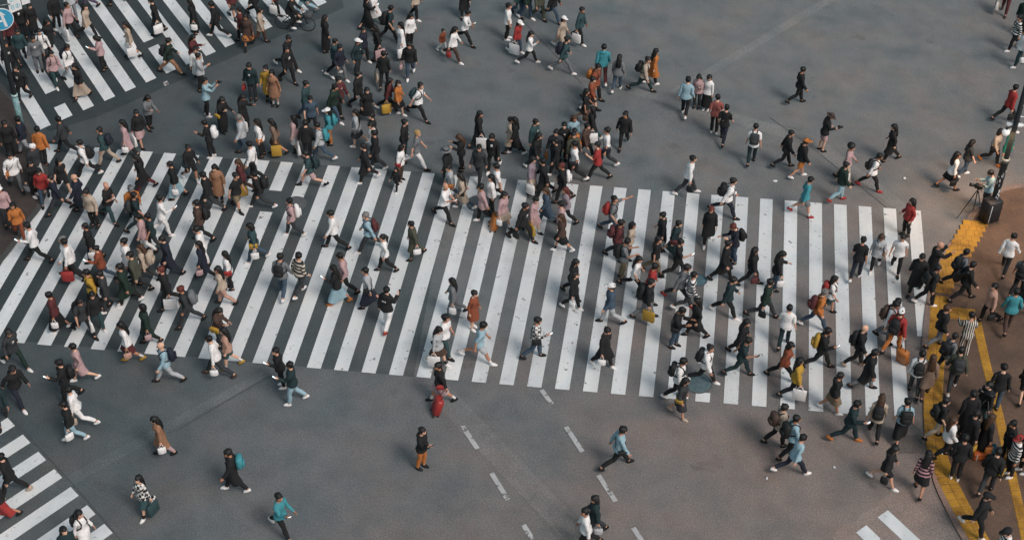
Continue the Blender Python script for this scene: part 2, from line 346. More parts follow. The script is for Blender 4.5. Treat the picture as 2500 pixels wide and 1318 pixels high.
# tactile paving: individual yellow blocks with raised domes in one sheet
def tactile():
    mt, nt, p = nodes("tactile_yellow")
    d = ramp(nt, noise(nt, 1.4, 6, .7), [(.28, (.26, .19, .12, 1)), (.5, (.80, .76, .72, 1)), (.72, (1.1, 1.08, 1.0, 1))]); f = ramp(nt, noise(nt, 40, 2), [(.3, g(.8)), (.7, g(1.15))])
    nt.links.new(mix(nt, 1.0, mix(nt, 1.0, (.52, .275, .03, 1), d, 'MULTIPLY'), f, 'MULTIPLY'), p.inputs["Base Color"]); p.inputs["Roughness"].default_value = .65
    parts = []
    def block(cx, cy, a, s=.292):
        c_, s_ = math.cos(a), math.sin(a); h = s/2; z = PZ+.012; t = h-.02
        loc = [(-h, -h, PZ+.004), (h, -h, PZ+.004), (h, h, PZ+.004), (-h, h, PZ+.004), (-t, -t, z), (t, -t, z), (t, t, z), (-t, t, z)]
        V = [(cx+x*c_-y*s_, cy+x*s_+y*c_, q) for x, y, q in loc]; F = [(4, 5, 6, 7)]+[(i, (i+1) % 4, 4+(i+1) % 4, 4+i) for i in range(4)]
        for i in range(4):
            for j in range(4):
                bx, by = (-.1+.0667*i), (-.1+.0667*j); k = len(V)
                for (ex, ey, ez) in ((.018, 0, 0), (0, .018, 0), (-.018, 0, 0), (0, -.018, 0), (0, 0, .006)):
                    x, y = bx+ex, by+ey; V.append((cx+x*c_-y*s_, cy+x*s_+y*c_, z+ez))
                F += [(k+e, k+(e+1) % 4, k+4) for e in range(4)]
        parts.append((V, F))
    p0 = at(2382, 548)[:2]; p1 = at(2292, 722)[:2]; n = int(abs(p1[1]-p0[1])/.3)+1
    for i in range(n):
        x, y = p0+(p1-p0)*i/(n-1)
        for j in (-1, 0, 1): block(x+.3*j-.02, p0[1]-.3*i, 0)
    def strip(P, cols):
        P = np.array(smoothed([at(u, v)[:2] for u, v in P], 8)); d_ = np.concatenate([[0], np.cumsum(np.linalg.norm(np.diff(P, axis=0), axis=1))])
        for k in range(int(d_[-1]/.3)):
            s0 = (k+.5)*.3; x = np.interp(s0, d_, P[:, 0]); y = np.interp(s0, d_, P[:, 1]); x2 = np.interp(s0+.1, d_, P[:, 0]); y2 = np.interp(s0+.1, d_, P[:, 1])
            a = math.atan2(y2-y, x2-x); nx, ny = -math.sin(a), math.cos(a)
            for j in range(cols): q = (j-(cols-1)/2)*.3; block(x+nx*q, y+ny*q, a)
    strip(((2292, 724), (2291, 780), (2285, 860), (2280, 930), (2277, 1010), (2284, 1090), (2306, 1160), (2340, 1230), (2390, 1320), (2420, 1370)), 2)
    strip(((2316, 766), (2384, 772)), 2)
    strip(((2384, 786), (2402, 870), (2424, 960), (2442, 1035), (2470, 1165), (2500, 1300), (2510, 1350)), 1)
    V, F = join(parts); o = obj('tactile_paving', V, F, mt, smooth=False); o['kind'] = 'structure'
tactile()
# manhole covers
def manhole(u, v, r, tone, label, cross=True):
    x, y = at(u, v)[:2]; e = empty('manhole_cover', (x, y, .017)); tag(e, label, 'manhole cover', 'manhole covers in the road')
    lid, f = loft([(0, 0, r*.9, r*.9), (.006, 0, r*.9, r*.9), (.009, 0, r*.86, r*.86)], 40); parts = [(lid, f)]
    for i in range(-7, 8):
        h = r*.8; q = i*h/7.5; L = math.sqrt(max(h*h-q*q, .0001))
        parts.append(rbox((q, 0, .011), (.018, 2*L, .008), .003))
    for i in range(-7, 8, 2):
        h = r*.8; q = i*h/7.5; L = math.sqrt(max(h*h-q*q, .0001)); parts.append(rbox((0, q, .010), (2*L, .018, .008), .003))
    obj('lid', *join(parts), plain('manhole_'+tone, tone, .6, .15, .2), e, smooth=False)
    V, F = [], []
    for k in range(40):
        a = 2*math.pi*k/40
        for rr, z in ((r*.915, 0), (r*.915, .010), (r, .008), (r*1.01, 0)): V.append((rr*math.cos(a), rr*math.sin(a), z))
    for k in range(40):
        j = (k+1) % 40
        for q in range(3): F.append((k*4+q, k*4+q+1, j*4+q+1, j*4+q))
    obj('ring', V, F, plain('manhole_ring', '56585a', .7, .1, .2), e, smooth=False)
manhole(722, 498, .42, '606365', 'dark round manhole cover on the left stripes, beside the pink jacket')
manhole(1170, 498, .48, '666e74', 'grey manhole cover left of the orange suitcase')
manhole(1703, 684, .34, '55727a', 'small bluish manhole cover on the right stripes, beside red sneakers')
manhole(1703, 935, .48, '5d7276', 'teal tiled manhole cover at the lower edge of the right stripes')
# ---------------------------------------------------------------- people: one skinned body, posed per person
NK = 16
def sstep(a, b, x): t = min(max((x-a)/(b-a), 0), 1); return t*t*(3-2*t)
PEL, CHE, HEA = 0, 1, 2
AR = {1: (3, 5, 7), -1: (4, 6, 8)}; LG = {1: (9, 11, 13), -1: (10, 12, 14)}
def build_base(fem):
    V, Wt, F, T = [], [], [], []
    def vert(p, w):
        V.append(p); r = np.zeros(15)
        for b, x in w: r[b] += x
        Wt.append(r/r.sum()); return len(V)-1
    hip, wai, sho, bust = (1.03, .90, .90, .018) if fem else (1, 1, 1, 0)
    R = [(.84, 0, .100, .150*hip), (.92, -.012, .112, .166*hip), (1.00, -.004, .100, .154*hip*.98), (1.08, 0, .092, .145*wai), (1.18, .004, .103, .158*wai),
         (1.28, .008+bust*.4, .112+bust*.6, .176*sho), (1.36, .003, .103, .184*sho), (1.42, -.008, .078, .146*sho), (1.455, -.012, .056, .068), (1.49, -.004, .053, .055),
         (1.522, .012, .060, .055), (1.535, .026, .078, .052), (1.565, .018, .096, .067), (1.60, .010, .104, .075), (1.635, .004, .107, .079), (1.67, -.004, .105, .079), (1.705, -.010, .092, .069), (1.732, -.010, .058, .044)]
    ring = []
    for i, (z, cx, ax, ay) in enumerate(R):
        row = []
        for k in range(NK):
            th = 2*math.pi*k/NK; x = cx+ax*math.cos(th); y = ay*math.sin(th)
            if k == 0: x += {13: .020, 14: .004, 12: .004, 11: .006}.get(i, 0)
            if i == 14 and k in (1, 15): x -= .008
            if i in (13, 14) and k in (4, 12): y *= 1.10
            c = sstep(.96, 1.16, z); h = sstep(1.44, 1.52, z)
            row.append(vert((x, y, z), [(PEL, (1-c)*(1-h)), (CHE, c*(1-h)), (HEA, h)] if h < 1 else [(HEA, 1)]))
        ring.append(row)
    top = vert((-.010, 0, 1.742), [(HEA, 1)])
    for i in range(len(R)-1):
        for k in range(NK):
            if i in (5, 6) and k in (3, 4, 11, 12): continue
            F.append((ring[i][k], ring[i][(k+1) % NK], ring[i+1][(k+1) % NK], ring[i+1][k])); T.append(('t', i, k))
    for k in range(NK): F.append((ring[-1][k], ring[-1][(k+1) % NK], top)); T.append(('t', len(R)-1, k))
    ARMD = math.radians(40); fing = []
    for sg in (1, -1):
        fl = lambda q: q if sg > 0 else q[::-1]
        ua, fa, ha = AR[sg]; th, sh, ft = LG[sg]
        kk = (lambda k: k) if sg > 0 else (lambda k: (NK-k) % NK)
        hole = [ring[5][kk(3)], ring[5][kk(4)], ring[5][kk(5)], ring[6][kk(5)], ring[7][kk(5)], ring[7][kk(4)], ring[7][kk(3)], ring[6][kk(3)]]
        for v in hole:
            w = np.zeros(15); w[CHE] = .72; w[ua] = .28; Wt[v] = w
        S = np.array((-.004, .165*sho*sg, 1.375)); d = np.array((0, math.sin(ARMD)*sg, -math.cos(ARMD))); e1 = np.array((1., 0, 0)); e2 = np.array((0, math.cos(ARMD)*sg, math.sin(ARMD)))
        AL = (.94 if fem else 1.0); fat = .88 if fem else 1.0
        prev = hole
        rows = [(.05, .056, .058), (.11, .050, .052), (.19, .045, .046), (.26, .040, .040), (.285, .040, .039), (.32, .039, .038), (.38, .036, .036), (.45, .031, .030), (.52, .027, .023), (.56, .034, .018), (.60, .042, .017), (.635, .040, .014)]
        for i, (s, r1, r2) in enumerate(rows):
            row = []
            for j in range(8):
                a = math.radians(-45-45*j); p = S+d*s*AL+e1*math.cos(a)*r1*fat+e2*math.sin(a)*r2*fat
                w = [(CHE, .35), (ua, .65)] if s < .06 else [(CHE, .06), (ua, .94)] if s < .13 else [(ua, 1)] if s < .24 else [(ua, .75), (fa, .25)] if s < .27 else [(ua, .5), (fa, .5)] if s < .3 else [(ua, .2), (fa, .8)] if s < .35 else [(fa, 1)] if s < .5 else [(fa, .5), (ha, .5)] if s < .54 else [(ha, 1)]
                row.append(vert(tuple(p), w))
            for j in range(8): F.append(fl((prev[j], row[j], row[(j+1) % 8], prev[(j+1) % 8]))); T.append(('a', i, sg))
            prev = row
        F.append(fl(tuple(prev[::-1]))[::1] if sg > 0 else tuple(prev)); T.append(('a', 99, sg))
        def digit(o, dr, bend, L, r):
            base = None; dr = np.array(dr)/np.linalg.norm(dr); bend = np.array(bend)
            for q in range(4):
                u = q/3; c = o+dr*L*u*(1-.22*u)+bend*L*.42*u*u; rr = r*(1-.28*u); t1 = e1-dr*np.dot(e1, dr); t1 /= np.linalg.norm(t1)+1e-6; t2 = np.cross(dr, t1)
                row = [vert(tuple(c+t1*rr*math.cos(a)+t2*rr*math.sin(a)), [(ha, 1)]) for a in (0, 1.571, 3.142, 4.712)]
                if base:
                    for j in range(4): F.append((base[j], base[(j+1) % 4], row[(j+1) % 4], row[j])); T.append(('f', 0, sg))
                base = row
            F.append(tuple(base)); T.append(('f', 1, sg))
        for off, L in ((.029, .070), (.010, .080), (-.010, .074), (-.028, .058)): digit(S+d*.628*AL+e1*off, d, -e2, L, .0092)
        digit(S+d*.575*AL+e1*.034, d*.75+e1*.6-e2*.25, d*.5, .062, .0105)
        # leg
        crotch = vert((0, .004*sg, .80), [(PEL, .8), (th, .2)])
        prev = [ring[0][kk(k)] for k in range(9)]+[crotch]
        for k, v in enumerate(prev[1:8]):
            w = np.zeros(15); w[PEL] = .55; w[th] = .45; Wt[v] = w
        cy = .092*sg; lf = .96 if fem else 1
        rows = [(.77, .0, .086, .082, [(PEL, .2), (th, .8)]), (.66, .0, .074, .072, [(th, 1)]), (.56, .002, .062, .060, [(th, .88), (sh, .12)]), (.49, .004, .057, .055, [(th, .5), (sh, .5)]), (.43, -.002, .054, .052, [(th, .12), (sh, .88)]),
                (.34, -.014, .055, .052, [(sh, 1)]), (.22, -.010, .043, .041, [(sh, 1)]), (.12, -.004, .035, .034, [(sh, 1)]), (.075, .004, .042, .034, [(sh, .4), (ft, .6)]), (.05, .036, .084, .040, [(ft, 1)]), (.022, .052, .112, .045, [(ft, 1)]), (.0, .054, .112, .043, [(ft, 1)])]
        for i, (z, cx, rx, ry, w) in enumerate(rows):
            row = []
            for j in range(10):
                a = math.radians(-54+36*j); row.append(vert((cx+rx*math.cos(a), cy+sg*ry*math.sin(a)*lf, z), w))
            for j in range(10): F.append(fl((prev[j], row[j], row[(j+1) % 10], prev[(j+1) % 10]))[::-1]); T.append(('l', i, sg))
            prev = row
        F.append(tuple(prev[::-1]) if sg > 0 else tuple(prev)); T.append(('l', 99, sg))
    skinN = len(F)
    for sg in (1, -1):   # eyes, on the face at half the head height
        bv, bf = ball((.094, .034*sg, 1.632), (.010, .014, .008), 6, 4); n0 = len(V)
        for p in bv: vert(tuple(p), [(HEA, 1)])
        for f in bf: F.append(tuple(i+n0 for i in f)); T.append(('e', 0, sg))
    bv, bf = ball((.106, 0, 1.566), (.008, .022, .006), 6, 4); n0 = len(V)
    for p in bv: vert(tuple(p), [(HEA, 1)])
    for f in bf: F.append(tuple(i+n0 for i in f)); T.append(('e', 1, 0))
    V = np.array(V); Wt = np.array(Wt)
    # the mouth and eyes take the dark slot
    # outward orientation
    fixed = []
    for f, t in zip(F, T):
        fixed.append(f)
    J = np.zeros((15, 3)); J[PEL] = (0, 0, .93); J[CHE] = (-.004, 0, 1.05); J[HEA] = (-.01, 0, 1.475)
    for sg in (1, -1):
        S = np.array((-.004, .165*(.90 if fem else 1)*sg, 1.375)); d = np.array((0, math.sin(ARMD)*sg, -math.cos(ARMD))); AL = .94 if fem else 1
        J[AR[sg][0]] = S; J[AR[sg][1]] = S+d*.285*AL; J[AR[sg][2]] = S+d*.53*AL
        J[LG[sg][0]] = (0, .09*sg, .89); J[LG[sg][1]] = (0.004, .092*sg, .49); J[LG[sg][2]] = (0, .092*sg, .075)
    return dict(V=V, W=Wt, F=fixed, T=T, J=J, N=vnormals(V, fixed))
def vnormals(V, F):
    Nn = np.zeros_like(V)
    for f in F:
        a = np.cross(V[f[1]]-V[f[0]], V[f[2]]-V[f[0]])
        if len(f) == 4: a = a+np.cross(V[f[2]]-V[f[0]], V[f[3]]-V[f[0]])
        for i in f: Nn[i] += a
    return Nn/(np.linalg.norm(Nn, axis=1)[:, None]+1e-12)
def orient(B):
    """flip every face whose normal points at the bone it belongs to"""
    V, F, T = B['V'], B['F'], B['T']; out = []
    for f, t in zip(F, T):
        P = V[list(f)]; c = P.mean(0); n = np.cross(P[1]-P[0], P[2]-P[0]); n = n+(np.cross(P[2]-P[0], P[3]-P[0]) if len(f) > 3 else 0)
        if t[0] == 't': ref = np.array((0, 0, min(c[2], 1.66)))
        elif t[0] in 'af':
            a = np.array((-.004, .165*t[2], 1.375)); d = np.array((0, math.sin(math.radians(40))*t[2], -math.cos(math.radians(40)))); s = np.dot(c-a, d); ref = a+d*(s if t[1] != 99 else s-.1)
            if t[0] == 'f': out.append(f); continue
        elif t[0] == 'l': ref = np.array((.04 if t[1] in (9, 10, 11) else 0, .092*t[2], c[2] if t[1] != 99 else .1))
        else: out.append(f); continue
        out.append(f if np.dot(n, c-ref) >= 0 else tuple(f[::-1]))
    B['F'] = out; B['N'] = vnormals(V, out)
BASE = {0: build_base(False), 1: build_base(True)}
for b_ in BASE.values(): orient(b_)
def sub(B, pick, off, zoff=None):
    """a garment: the chosen faces of the body pushed outwards"""
    F = [f for f, t in zip(B['F'], B['T']) if pick(t)]; ids = sorted({i for f in F for i in f}); mp = {v: i for i, v in enumerate(ids)}
    V = B['V'][ids]; Nn = B['N'][ids]; o = np.array([off(p) for p in V]) if callable(off) else off
    return V+Nn*(o[:, None] if callable(off) else o), B['W'][ids], [tuple(mp[i] for i in f) for f in F]
def skirt(rings, n=20, lapel=False):
    V, F = [], []
    for (z, cx, ax, ay) in rings:
        for k in range(n):
            th = 2*math.pi*k/n; wob = 1+.035*math.cos(5*th)*max(0, (1.0-z)*1.6); V.append((cx+ax*math.cos(th)*wob, ay*math.sin(th)*wob, z))
    for i in range(len(rings)-1):
        for k in range(n): F.append((i*n+k, (i+1)*n+k, (i+1)*n+(k+1) % n, i*n+(k+1) % n))
    V = np.array(V); W_ = np.zeros((len(V), 15))
    for i, (x, y, z) in enumerate(V):
        c = sstep(.98, 1.12, z); p = (1-sstep(.98-.98, .98, .98-z+.0) if False else sstep(.60, .96, z))*.9+.1; l = sstep(-.13, .13, y); k = 1-sstep(.36, .56, z)
        W_[i, CHE] = c; q = (1-c)
        W_[i, PEL] = q*p
        for sg, f in ((1, l), (-1, 1-l)):
            W_[i, LG[sg][0]] += q*(1-p)*f*(1-.45*k); W_[i, LG[sg][1]] += q*(1-p)*f*.45*k
    return V, W_, F
def cat(parts):
    V, W_, F, n = [], [], [], 0
    for v, w, f in parts:
        V.append(v); W_.append(w); F += [tuple(i+n for i in q) for q in f]; n += len(v)
    return np.concatenate(V), np.concatenate(W_), F
def rigid(vf, b, b2=None, zf=None):
    V, F = vf; W_ = np.zeros((len(V), 15))
    for i, p in enumerate(V):
        a = zf(p) if zf else 1.0; W_[i, b] = a
        if b2 is not None: W_[i, b2] += 1-a
    return np.asarray(V, float), W_, F
GC = {}
def garments(fem):
    B = BASE[fem]; G = {}
    T_ = lambda lo, hi: (lambda t: t[0] == 't' and lo <= t[1] < hi)
    longs = lambda t: t[0] == 'a' and t[1] <= 8; shorts = lambda t: t[0] == 'a' and t[1] <= 3
    fl = lambda base, zz=1.0, k=.05: (lambda p: base+max(0, (zz-p[2]))*k*2)
    G['s'] = sub(B, lambda t: T_(0, 8)(t) or longs(t), fl(.014, 1.02, .13)); G['t'] = sub(B, lambda t: T_(0, 8)(t) or shorts(t), fl(.016, 1.02, .13))
    jk = sub(B, lambda t: T_(0, 8)(t) or longs(t), fl(.026, 1.04, .10))
    col = rigid(loft([(1.425, -.012, .086, .094), (1.47, -.016, .072, .074), (1.485, -.018, .078, .080), (1.44, -.014, .098, .104)], 14), CHE)
    G['j'] = cat([jk, col]); G['x'] = G['s']
    hood = rigid(ball((-.085, 0, 1.43), (.075, .125, .075), 12, 7), CHE)
    G['h'] = cat([sub(B, lambda t: T_(0, 8)(t) or longs(t), fl(.028, 1.04, .08)), hood])
    G['k'] = cat([sub(B, lambda t: T_(2, 8)(t) or longs(t), fl(.018)), skirt([(1.06, 0, .118, .170), (.96, 0, .135, .190), (.84, 0, .145, .198), (.72, 0, .152, .205)])])
    G['c'] = cat([sub(B, lambda t: T_(2, 8)(t) or longs(t), fl(.028)), col, skirt([(1.07, 0, .128, .178), (.96, 0, .146, .198), (.84, 0, .156, .207), (.68, .0, .172, .218), (.54, .0, .188, .228), (.44, 0, .196, .232)])])
    G['d'] = cat([sub(B, lambda t: T_(2, 8)(t) or (longs(t)), fl(.014)), skirt([(1.06, 0, .108, .160), (.98, 0, .122, .178), (.86, 0, .150, .205), (.70, .0, .175, .225), (.52, .0, .198, .245)])])
    leg = lambda n: (lambda t: t[0] == 'l' and t[1] <= n)
    G['p'] = sub(B, lambda t: T_(0, 2)(t) or leg(7)(t), lambda p: .010+.014*sstep(.75, .15, p[2]) if False else .009+.012*(1-sstep(.15, .75, p[2]))-.004*sstep(.80, .95, p[2]))
    G['n'] = sub(B, lambda t: T_(0, 2)(t) or leg(2)(t), lambda p: .012+.030*(1-sstep(.52, .80, p[2])))
    G['K'] = skirt([(1.04, 0, .104, .156), (.96, -.006, .122, .176), (.84, 0, .146, .198), (.68, 0, .172, .218), (.50, 0, .194, .236)])
    G['l'] = skirt([(1.04, 0, .104, .156), (.96, -.006, .122, .176), (.82, 0, .146, .194), (.60, 0, .165, .205), (.38, 0, .180, .216), (.20, 0, .192, .226)])
    for sg in (1, -1):
        sh = sub(B, lambda t: t[0] == 'l' and t[1] >= 9 and t[2] == sg, .011); V, W_, F = sh; V = V.copy()
        so = rigid(loft([(-.014, .056, .124, .050), (.012, .056, .126, .052)], 14), LG[sg][2]); so[0][:, 1] += .092*sg; G['shoe%d' % sg] = cat([(V, W_, F), so])
        G['sock%d' % sg] = sub(B, lambda t: t[0] == 'l' and 7 <= t[1] <= 8 and t[2] == sg, .006)
    back = lambda t: t[0] == 't' and ((t[1] >= 15) or (t[1] in (13, 14) and 3 <= t[2] <= 12) or (t[1] == 12 and 5 <= t[2] <= 10))
    cap = sub(B, back, lambda p: .012+.012*sstep(1.60, 1.72, p[2])-.006*sstep(.02, .09, p[0])); V = cap[0].copy(); V[:, 0] -= .002
    fr = rigid(ball((-.032, 0, 1.672), (.094, .087, .083), 14, 9), HEA); G['hs'] = cat([(V, cap[1], cap[2]), fr])
    dz = lambda p: sstep(1.36, 1.52, p[2])
    bob = rigid(loft([(1.70, -.045, .05, .075), (1.66, -.045, .092, .098), (1.58, -.050, .090, .102), (1.50, -.052, .086, .102), (1.455, -.05, .07, .09)], 14), HEA)
    G['hb'] = cat([G['hs'], bob])
    lg = rigid(loft([(1.70, -.045, .05, .075), (1.66, -.048, .090, .098), (1.56, -.058, .086, .104), (1.46, -.078, .074, .112), (1.36, -.100, .062, .122), (1.26, -.112, .050, .112), (1.19, -.112, .028, .080)], 14), HEA, CHE, dz)
    G['hl'] = cat([G['hs'], lg])
    tail = rigid(tube([(-.09, 0, 1.665), (-.150, 0, 1.655), (-.165, 0, 1.58), (-.150, 0, 1.46), (-.155, 0, 1.36)], [.03, .036, .040, .036, .014], 8), HEA, CHE, dz)
    G['hu'] = cat([G['hs'], tail]); G['hafro'] = rigid(ball((-.03, 0, 1.70), (.145, .145, .125), 16, 10), HEA)
    dome = sub(B, lambda t: t[0] == 't' and t[1] >= 15, .028)
    brim = rigid(loft([(1.668, .125, .085, .080), (1.676, .125, .085, .080)], 16), HEA)
    G['cap'] = cat([dome, brim]); G['bean'] = sub(B, lambda t: t[0] == 't' and (t[1] >= 15 or (t[1] == 14 and t[2] not in (0, 15)) or (t[1] == 13 and 4 <= t[2] <= 11)), lambda p: .026)
    G['hat'] = cat([rigid(loft([(1.665, -.01, .118, .096), (1.74, -.01, .104, .086), (1.775, -.01, .09, .075)], 18), HEA), rigid(loft([(1.660, -.01, .215, .205), (1.668, -.01, .215, .205)], 24), HEA)])
    return G
for q in (0, 1): GC[q] = garments(q)
def rx(a): c, s = math.cos(a), math.sin(a); return np.array([[1, 0, 0], [0, c, -s], [0, s, c]])
def ry(a): c, s = math.cos(a), math.sin(a); return np.array([[c, 0, s], [0, 1, 0], [-s, 0, c]])
def rzm(a): c, s = math.cos(a), math.sin(a); return np.array([[c, -s, 0], [s, c, 0], [0, 0, 1]])
def raxis(a, th):
    a = a/np.linalg.norm(a); K = np.array([[0, -a[2], a[1]], [a[2], 0, -a[0]], [-a[1], a[0], 0]]); return np.eye(3)+math.sin(th)*K+(1-math.cos(th))*K@K
D2R = math.pi/180
def pose_of(kind, rr, items, vis=-1, long_=False):
    u = rr.uniform; P = dict(lean=u(-1, 8), twist=0, head=u(0, 16), yaw=u(-25, 25)); lead = rr.choice((1, -1)); P['lead'] = lead
    amp = {'w': u(12, 21), 'v': u(9, 18), 'W': u(24, 31), 'k': 16, 'g': 22}.get(kind, u(1, 5))
    if kind == 'W' and long_: amp = u(19, 24)
    for sg in (1, -1):
        f = sg == lead; kn = u(5, 12) if f else u(24, 40)*(1 if amp > 12 else .2); t = amp if f else -amp*.85
        if kind == 'W' and not f: kn = u(18, 46)
        P['th', sg] = t; P['kn', sg] = kn; P['ft', sg] = (t-kn+12 if f else -(t-kn)*.0-18) if amp > 12 else t-kn
        P['arm', sg] = (-amp*.75 if f else amp*.75)+u(-5, 5); P['el', sg] = u(6, 24); P['ab', sg] = u(2, 8)
        if rr.random() < .22: P['arm', sg] = u(-16, -4); P['el', sg] = u(34, 50); P['ab', sg] = u(6, 12)     # hand in a pocket
    if amp > 26: P['lean'] += 4
    P['twist'] = lead*min(amp, 22)*-.3
    hold = {}
    for i, it in enumerate(items):
        if it[0] in 'PTHCU': hold[it[0]] = vis if vis not in hold.values() else -vis
    if kind == 'p' or 'P' in hold:
        s = hold.get('P', vis); P['arm', s] = u(22, 36); P['el', s] = u(82, 104); P['ab', s] = u(-4, 6)
        if kind == 'p': P['arm', -s] = u(8, 30); P['el', -s] = u(30, 92); P['head'] = u(20, 32); P['yaw'] = 0
    if kind == 'b':
        for s in (1, -1): P['arm', s] = u(56, 66); P['el', s] = u(70, 88); P['ab', s] = -8
    if kind == 'g': P['arm', 1] = 112; P['el', 1] = 4; P['ab', 1] = 4; P['head'] = -4; P['yaw'] = -12
    for L, s in hold.items():
        if L in 'TH': P['arm', s] *= .4; P['el', s] = u(4, 14); P['ab', s] = 9
        if L == 'C': P['arm', s] = -14; P['el', s] = 6; P['ab', s] = 10
    if kind == 'R':
        for sg, t, k in ((1, 78, 92), (-1, 38, 58)): P['th', sg] = t; P['kn', sg] = k; P['ft', sg] = t-k
        for sg in (1, -1): P['arm', sg] = 52; P['el', sg] = 18; P['ab', sg] = 2
        P['lean'] = 24; P['head'] = -14
    return P, hold
def solve(B, P):
    J = B['J']; R = [None]*15; O = [None]*15; R[PEL] = rzm(P['twist']*-.4*D2R); O[PEL] = J[PEL].copy()
    def ch(b, par, loc): R[b] = R[par]@loc; O[b] = O[par]+R[par]@(J[b]-J[par])
    ch(CHE, PEL, rzm(P['twist']*D2R)@ry(P['lean']*D2R)); ch(HEA, CHE, rzm((P['yaw']-P['twist']*.6)*D2R)@ry((P['head']-P['lean']*.6)*D2R))
    for sg in (1, -1):
        a, f, h = AR[sg]; d = np.array((0, math.sin(40*D2R)*sg, -math.cos(40*D2R)))
        ch(a, CHE, ry(-P['arm', sg]*D2R)@rx(-sg*(40-P['ab', sg]-6)*D2R)); ch(f, a, raxis(np.cross(d, (1., 0, 0)), P['el', sg]*D2R)); ch(h, f, np.eye(3))
        t, s, q = LG[sg]; ch(t, PEL, ry(-P['th', sg]*D2R)); ch(s, t, ry(P['kn', sg]*D2R)); ch(q, s, ry((P['ft', sg]-0)*D2R*1.0 if False else ry_f(P, sg)))
    return R, O
def ry_f(P, sg):
    """ankle turn: the leading foot lands nearly flat, the trailing heel lifts"""
    w = -P['th', sg]+P['kn', sg]              # pitch of the shin (positive = toes pointing down)
    if sg == P['lead'] or P['th', sg] > -8: return (-w-4 if P['th', sg] > 12 else -w)*D2R
    return (-w+min(30, w*.62))*D2R
def skin(V, W_, B, R, O):
    J = B['J']; out = np.zeros((len(V), 3))
    for b in range(15):
        w = W_[:, b]
        if w.any(): out += w[:, None]*((V-J[b])@R[b].T+O[b])
    return out
TOPN = dict(s='shirt', t='T-shirt', j='jacket', c='coat', h='hoodie', d='dress', k='cardigan', x='patterned shirt')
BOTN = dict(p='trousers', n='shorts', k='skirt', l='long skirt')
BAGN = dict(B='backpack', S='shoulder bag', H='handbag', T='shopping bag', P='phone', C='suitcase', U='umbrella', K='camera', G='instrument case')
PAT = dict(xwh='white and black striped', xbe='beige and black striped', xpl='black and white checked', xst='black and white striped', xpk='pink and black striped')
def cloth_mat(kind, col):
    if kind == 'x':
        return {'wh': lambda: striped('e6e4e0', '1c1d20', 'Z', .10), 'be': lambda: striped('c9bfae', '2a2a2c', 'Z', .14), 'pl': lambda: checked('d8d6d0', '1c1d20'), 'st': lambda: striped('d8d2c4', '1d1f20', 'Y', .07), 'pk': lambda: striped('b98a90', '241d22', 'Z', .11)}[col]()
    return striped('d8d2c4', '1d1f20', 'Y', .07) if col == 'st' else fabric(HEX[col])
HAIRM = {'bk': '121110', 'dk': '1b1816', 'rd': '5e2a20', 'br': '46301f', 'or': '9a5a33', 'gy': '75726e', 'yl': 'a98a5a'}
def hair_mat(c): return fabric(HAIRM.get(c, HEX.get(c, c)), .55, .3, 30, 'hair')
def fit(n, *cands):
    for c in cands:
        if len(c.split()) <= n: return c
    return ' '.join(cands[-1].split()[:n])
crowd_parts = {}
